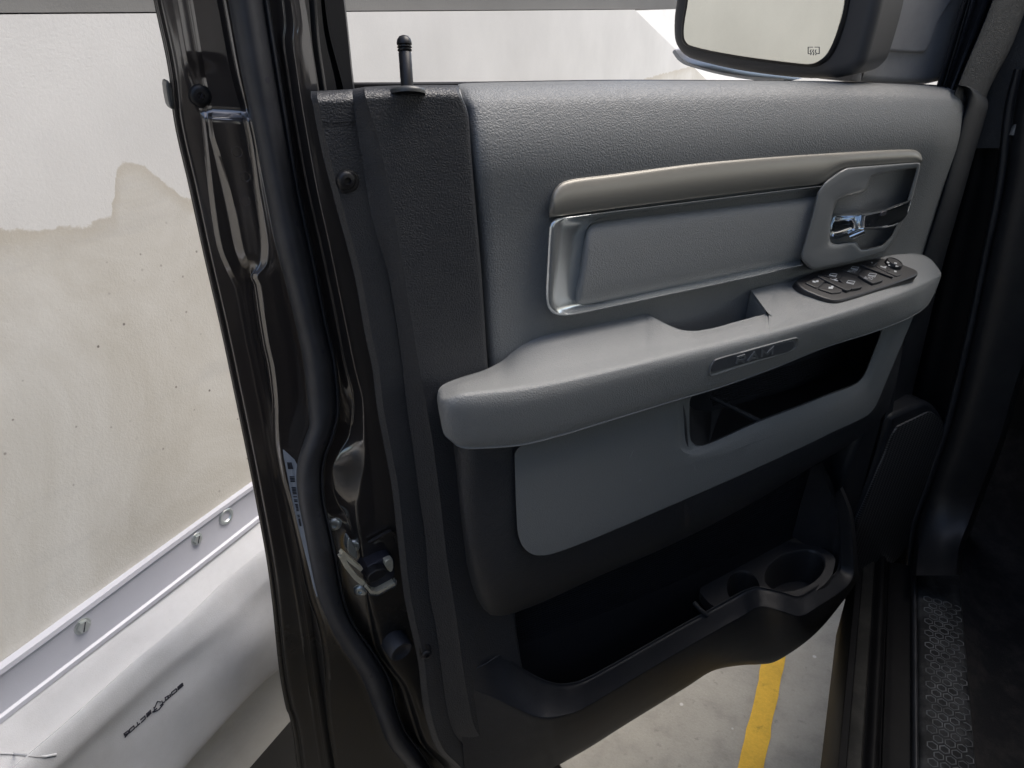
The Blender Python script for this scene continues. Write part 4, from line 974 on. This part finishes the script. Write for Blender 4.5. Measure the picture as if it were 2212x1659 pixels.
mcap = [(1452,100),(1468,128),(1497,140),(1584,161),(1660,170),(1720,178),(1600,172),(1500,150),(1458,125)]
slab('mirror_shell', Plane(MP.p-MP.n*.03, MP.n, MP.u), mcap, .0, -.05, .004, mat('shell_glare_white', (.6,.6,.6), .3), mh, it=2)  # pale colour stands in for white glare on the chrome underside
MA_ = Plane(P(1950,80,-.075), N, DOOR.u)
ma = [(1895,-120),(1905,-20),(1880,95),(1862,140),(1850,168),(1845,182),(2046,188),(2066,130),(2092,0),(2116,-120)]
arm_ = slab('mirror_arm', MA_, ma, .0, -.07, .012, MIRA, door, it=2)
slab('mirror_arm_cover', MA_, [(1912,-100),(1915,0),(1895,90),(1884,108),(1990,116),(2003,110),(2010,95),(2024,55),(2040,25),(2068,-10),(2090,-100)], .005, -.01, .004, MIRA, arm_, it=2)
# front leg of the window frame: rubber run, painted edge, black inner edge
yG = np.r_[np.arange(-320, -60, 20.), np.arange(-60, 200, 8.)]
g0 = [(-60,2094),(0,2078),(182,2024),(215,2014)]; g1 = [(-60,2106),(0,2090),(182,2036),(215,2026)]; g2=[(-60,2122),(0,2106),(182,2046),(215,2035)]; g3 = [(-60,2162),(0,2143),(186,2067),(215,2056)]
loft('front_window_run', [vrow(g0,-.09,yG), vrow(g0,-.050,yG), vrow(addc(g0,4),-.046,yG), vrow(addc(g1,-3),-.047,yG), vrow(g1,-.056,yG), vrow(addc(g1,5),-.056,yG), vrow(addc(g1,8),-.043,yG), vrow(g2,-.040,yG), vrow(addc(g2,4),-.048,yG), vrow(lerpc(g2,g3,.5),-.034,yG), vrow(addc(g3,-4),-.034,yG), vrow(g3,-.05,yG)], RUBBER, door, k=2, angle=35)
g4 = [(-60,2178),(0,2158),(100,2120),(186,2070),(210,2080),(235,2100)]; g5 = [(-60,2245),(0,2222),(100,2185),(186,2140),(235,2120)]
yG2 = np.r_[np.arange(-320, -60, 20.), np.arange(-60, 232, 8.)]
loft('mirror_corner_trim', [vrow(addc(g3,-2),-.06,yG2), vrow(addc(g3,1),-.020,yG2), vrow(addc(g3,6),-.012,yG2), vrow(lerpc(g3,g5,.5),-.010,yG2), vrow(addc(g5,-8),-.014,yG2), vrow(g5,-.03,yG2), vrow(addc(g5,0),-.09,yG2)], DARK, door, k=3, angle=60)

# ================================================================== THE CAB
SZ = .60                                            # height of the sill
cab = empty('truck_cab', (.9, .4, 0), 'dark truck cab with worn hexagon patterned door sill and black carpet', 'truck cab')
SLP = flat(SZ)
def sx(px): return float(SLP.at(px, 1658)[0])
yc = np.r_[np.arange(-.9, 1.50, .03)]
def extr(name, pr, m, y=yc, k=1, **kw): return loft(name, [[(x, yy, z) for yy in y] for x, z in pr], m, cab, k=k, **kw)
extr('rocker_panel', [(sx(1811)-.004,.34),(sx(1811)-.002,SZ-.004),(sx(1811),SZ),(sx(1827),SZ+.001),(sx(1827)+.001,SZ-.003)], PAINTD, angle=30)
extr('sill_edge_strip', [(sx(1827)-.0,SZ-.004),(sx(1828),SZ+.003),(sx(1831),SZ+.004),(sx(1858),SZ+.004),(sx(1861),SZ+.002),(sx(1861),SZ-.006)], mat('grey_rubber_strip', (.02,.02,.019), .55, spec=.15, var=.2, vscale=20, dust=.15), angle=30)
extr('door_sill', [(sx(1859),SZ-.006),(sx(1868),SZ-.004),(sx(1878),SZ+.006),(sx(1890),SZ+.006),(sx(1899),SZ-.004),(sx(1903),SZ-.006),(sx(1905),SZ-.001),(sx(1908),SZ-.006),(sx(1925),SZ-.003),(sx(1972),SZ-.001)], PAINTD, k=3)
extr('door_opening_seal', [(sx(1968),SZ-.004),(sx(1968),SZ+.010),(sx(1971),SZ+.016),(sx(1976),SZ+.017),(sx(1981),SZ+.012),(sx(1984),SZ)], RUBBER, k=3)
yp = np.arange(-.9, 1.53, .02)
sp_rows = [(sx(1982),SZ+.004),(sx(1986),SZ+.010),(sx(2000),SZ+.013),(sx(2045),SZ+.014),(sx(2085),SZ+.011),(sx(2104),SZ+.006),(sx(2108),SZ-.002),(sx(2108)+.002,SZ-.03)]
plate = extr('sill_plate', sp_rows, SILLM, yp, k=3)
# worn hexagons pressed into the plate
SPL = Surf(plate)
V = []; Fc = []
def hexring(cx, cy, z, r, t):
    b = len(V)
    for rr, zz in ((r+t, z-.0006), (r+t*.7, z+.0003), (r-t*.2, z+.0003), (r-t*.5, z-.0006)):
        for k in range(6):
            a = math.pi/3*k+.52; V.append((cx+rr*math.cos(a), cy+rr*math.sin(a), zz))
    Fc.extend(grid_faces(4, 6, True, b))
x0, x1 = sx(2004), sx(2096); nx = 4; dx = (x1-x0)/(nx-.5); 
for j in range(44):
    for i in range(nx):
        cx_ = x0+dx*(i+.25+(.5 if j % 2 else 0)); cy_ = .72+j*dx*.95
        if cy_ > 1.36 or cx_ > x1+.004: continue
        hz = SPL.t.ray_cast(Vector((cx_, cy_, SZ+.2)), Vector((0,0,-1)))[0]
        if hz is None: continue
        zz = hz.z+.0006
        hexring(cx_, cy_, zz, dx*.44*random.uniform(.92,1.04), .0015)
build('hexagon_pattern', V, Fc, mat('worn_hexagon_edges', (.13,.135,.14), .8, var=.6, vscale=30, spec=.1), plate, smooth=False)
fz = SZ-.055
xs_ = np.linspace(sx(2108), 1.7, 30); cy_ = np.linspace(-.9, 2.3, 46)
rows = [[(x, y, fz+.05*math.exp(-(x-sx(2108))/.05)+.012*math.sin(x*9+y*5)*math.sin(y*7)*min(1,(x-sx(2108))*8)+ (max(0,y-1.75)*.9)) for y in cy_] for x in xs_]
loft('floor_carpet', rows, CARPET, cab, k=1, angle=80)
# hinge pillar, curved kick trim, inner seal
PY = Plane([0, 1.56, 0], [0,-1,0], [1,0,0])
def prow(c, h, ys):
    fx = c if callable(c) else pchip(c); fh = h if callable(h) else (lambda y: h); return [PY.at(fx(y), y, fh(y)) for y in ys]
yP = np.arange(150, 1300, 8.)
q0 = [(150,2150),(230,2125),(400,2085),(560,2045),(713,2012),(900,1970),(1143,1915),(1230,1880),(1300,1850)]
q1 = [(150,2190),(230,2170),(400,2150),(560,2118),(713,2086),(912,2038),(1060,1990),(1143,1964),(1230,1955),(1300,1950)]
q2 = [(150,2206),(230,2190),(400,2168),(560,2134),(713,2102),(912,2055),(1060,2006),(1143,1978),(1230,1968),(1300,1962)]
q3 = [(150,2330),(400,2310),(560,2290),(713,2250),(796,2212),(945,2167),(1040,2132),(1126,2100),(1192,2076),(1300,2070)]
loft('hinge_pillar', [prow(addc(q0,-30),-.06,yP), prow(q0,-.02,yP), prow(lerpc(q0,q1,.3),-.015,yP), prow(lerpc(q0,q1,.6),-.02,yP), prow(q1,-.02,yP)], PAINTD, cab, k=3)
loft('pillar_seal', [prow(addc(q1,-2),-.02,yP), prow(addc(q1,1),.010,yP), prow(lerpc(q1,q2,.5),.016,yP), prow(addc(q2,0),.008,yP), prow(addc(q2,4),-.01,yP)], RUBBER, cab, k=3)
yK = np.r_[np.arange(150, 1240, 8.), 1243]
kk = lambda y: .012+.10*max(0,(y-1060)/140)**2 if y > 1060 else .012
loft('kick_trim', [prow(addc(q2,2),-.01,yK), prow(addc(q2,6),kk,yK), prow(lerpc(q2,q3,.3),lambda y: kk(y)+.012,yK), prow(lerpc(q2,q3,.75),lambda y: kk(y)+.008,yK), prow(q3,lambda y: kk(y)-.01,yK), prow(addc(q3,6),lambda y: -.12,yK)], mat('kick_trim_plastic', (.02,.021,.024), .42, fine=.15, gscale=700, dust=.06), cab, k=3)
yA = np.arange(-90, 330, 10.)
a0 = [(-90,2222),(0,2200),(100,2168),(190,2136),(330,2102)]; a1 = [(-90,2460),(0,2430),(330,2360)]
loft('pillar_trim', [prow(addc(a0,-20),-.05,yA), prow(addc(a0,-2),-.012,yA), prow(addc(a0,10),.0,yA), prow(lerpc(a0,a1,.5),.004,yA), prow(a1,-.02,yA)], DARK, cab, k=3)
pe = [(200,2214),(240,2202),(270,2190),(296,2178)]
loft('pillar_highlight_strip', [prow(addc(pe,-5),-.01,np.arange(190,298,6.)), prow(addc(pe,0),.012,np.arange(190,298,6.)), prow(addc(pe,10),.014,np.arange(190,298,6.)), prow(addc(pe,22),.004,np.arange(190,298,6.))], mat('pillar_highlight_grey', (.32,.32,.31), .5), cab, k=2)  # pale strip painted in place of the bright highlight on the pillar
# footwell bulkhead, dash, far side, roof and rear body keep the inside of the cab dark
def cbox(name, b, m=BLACK, bev=.02):
    v, f = box_vf(*b); o = build(name, v, f, m, cab, smooth=False)
    bm = bmesh.new(); bm.from_mesh(o.data); bmesh.ops.bevel(bm, geom=bm.edges, offset=bev, segments=3, affect='EDGES'); bm.to_mesh(o.data); bm.free(); o.data.shade_smooth(); o.data.set_sharp_from_angle(angle=math.radians(40)); return o
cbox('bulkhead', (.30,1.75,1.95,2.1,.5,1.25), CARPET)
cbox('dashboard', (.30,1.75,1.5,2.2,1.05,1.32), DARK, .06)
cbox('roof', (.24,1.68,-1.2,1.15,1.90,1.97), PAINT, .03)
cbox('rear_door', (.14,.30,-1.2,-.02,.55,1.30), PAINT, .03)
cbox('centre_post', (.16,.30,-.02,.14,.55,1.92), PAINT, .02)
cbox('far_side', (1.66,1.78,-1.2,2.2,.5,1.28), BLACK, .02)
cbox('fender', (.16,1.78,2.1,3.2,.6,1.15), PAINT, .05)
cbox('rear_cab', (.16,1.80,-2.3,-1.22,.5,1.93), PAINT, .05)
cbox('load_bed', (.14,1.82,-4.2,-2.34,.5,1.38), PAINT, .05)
seat = empty('driver_seat', (.75, .15, .55), 'dark cloth driver seat inside the truck cab', 'car seat')
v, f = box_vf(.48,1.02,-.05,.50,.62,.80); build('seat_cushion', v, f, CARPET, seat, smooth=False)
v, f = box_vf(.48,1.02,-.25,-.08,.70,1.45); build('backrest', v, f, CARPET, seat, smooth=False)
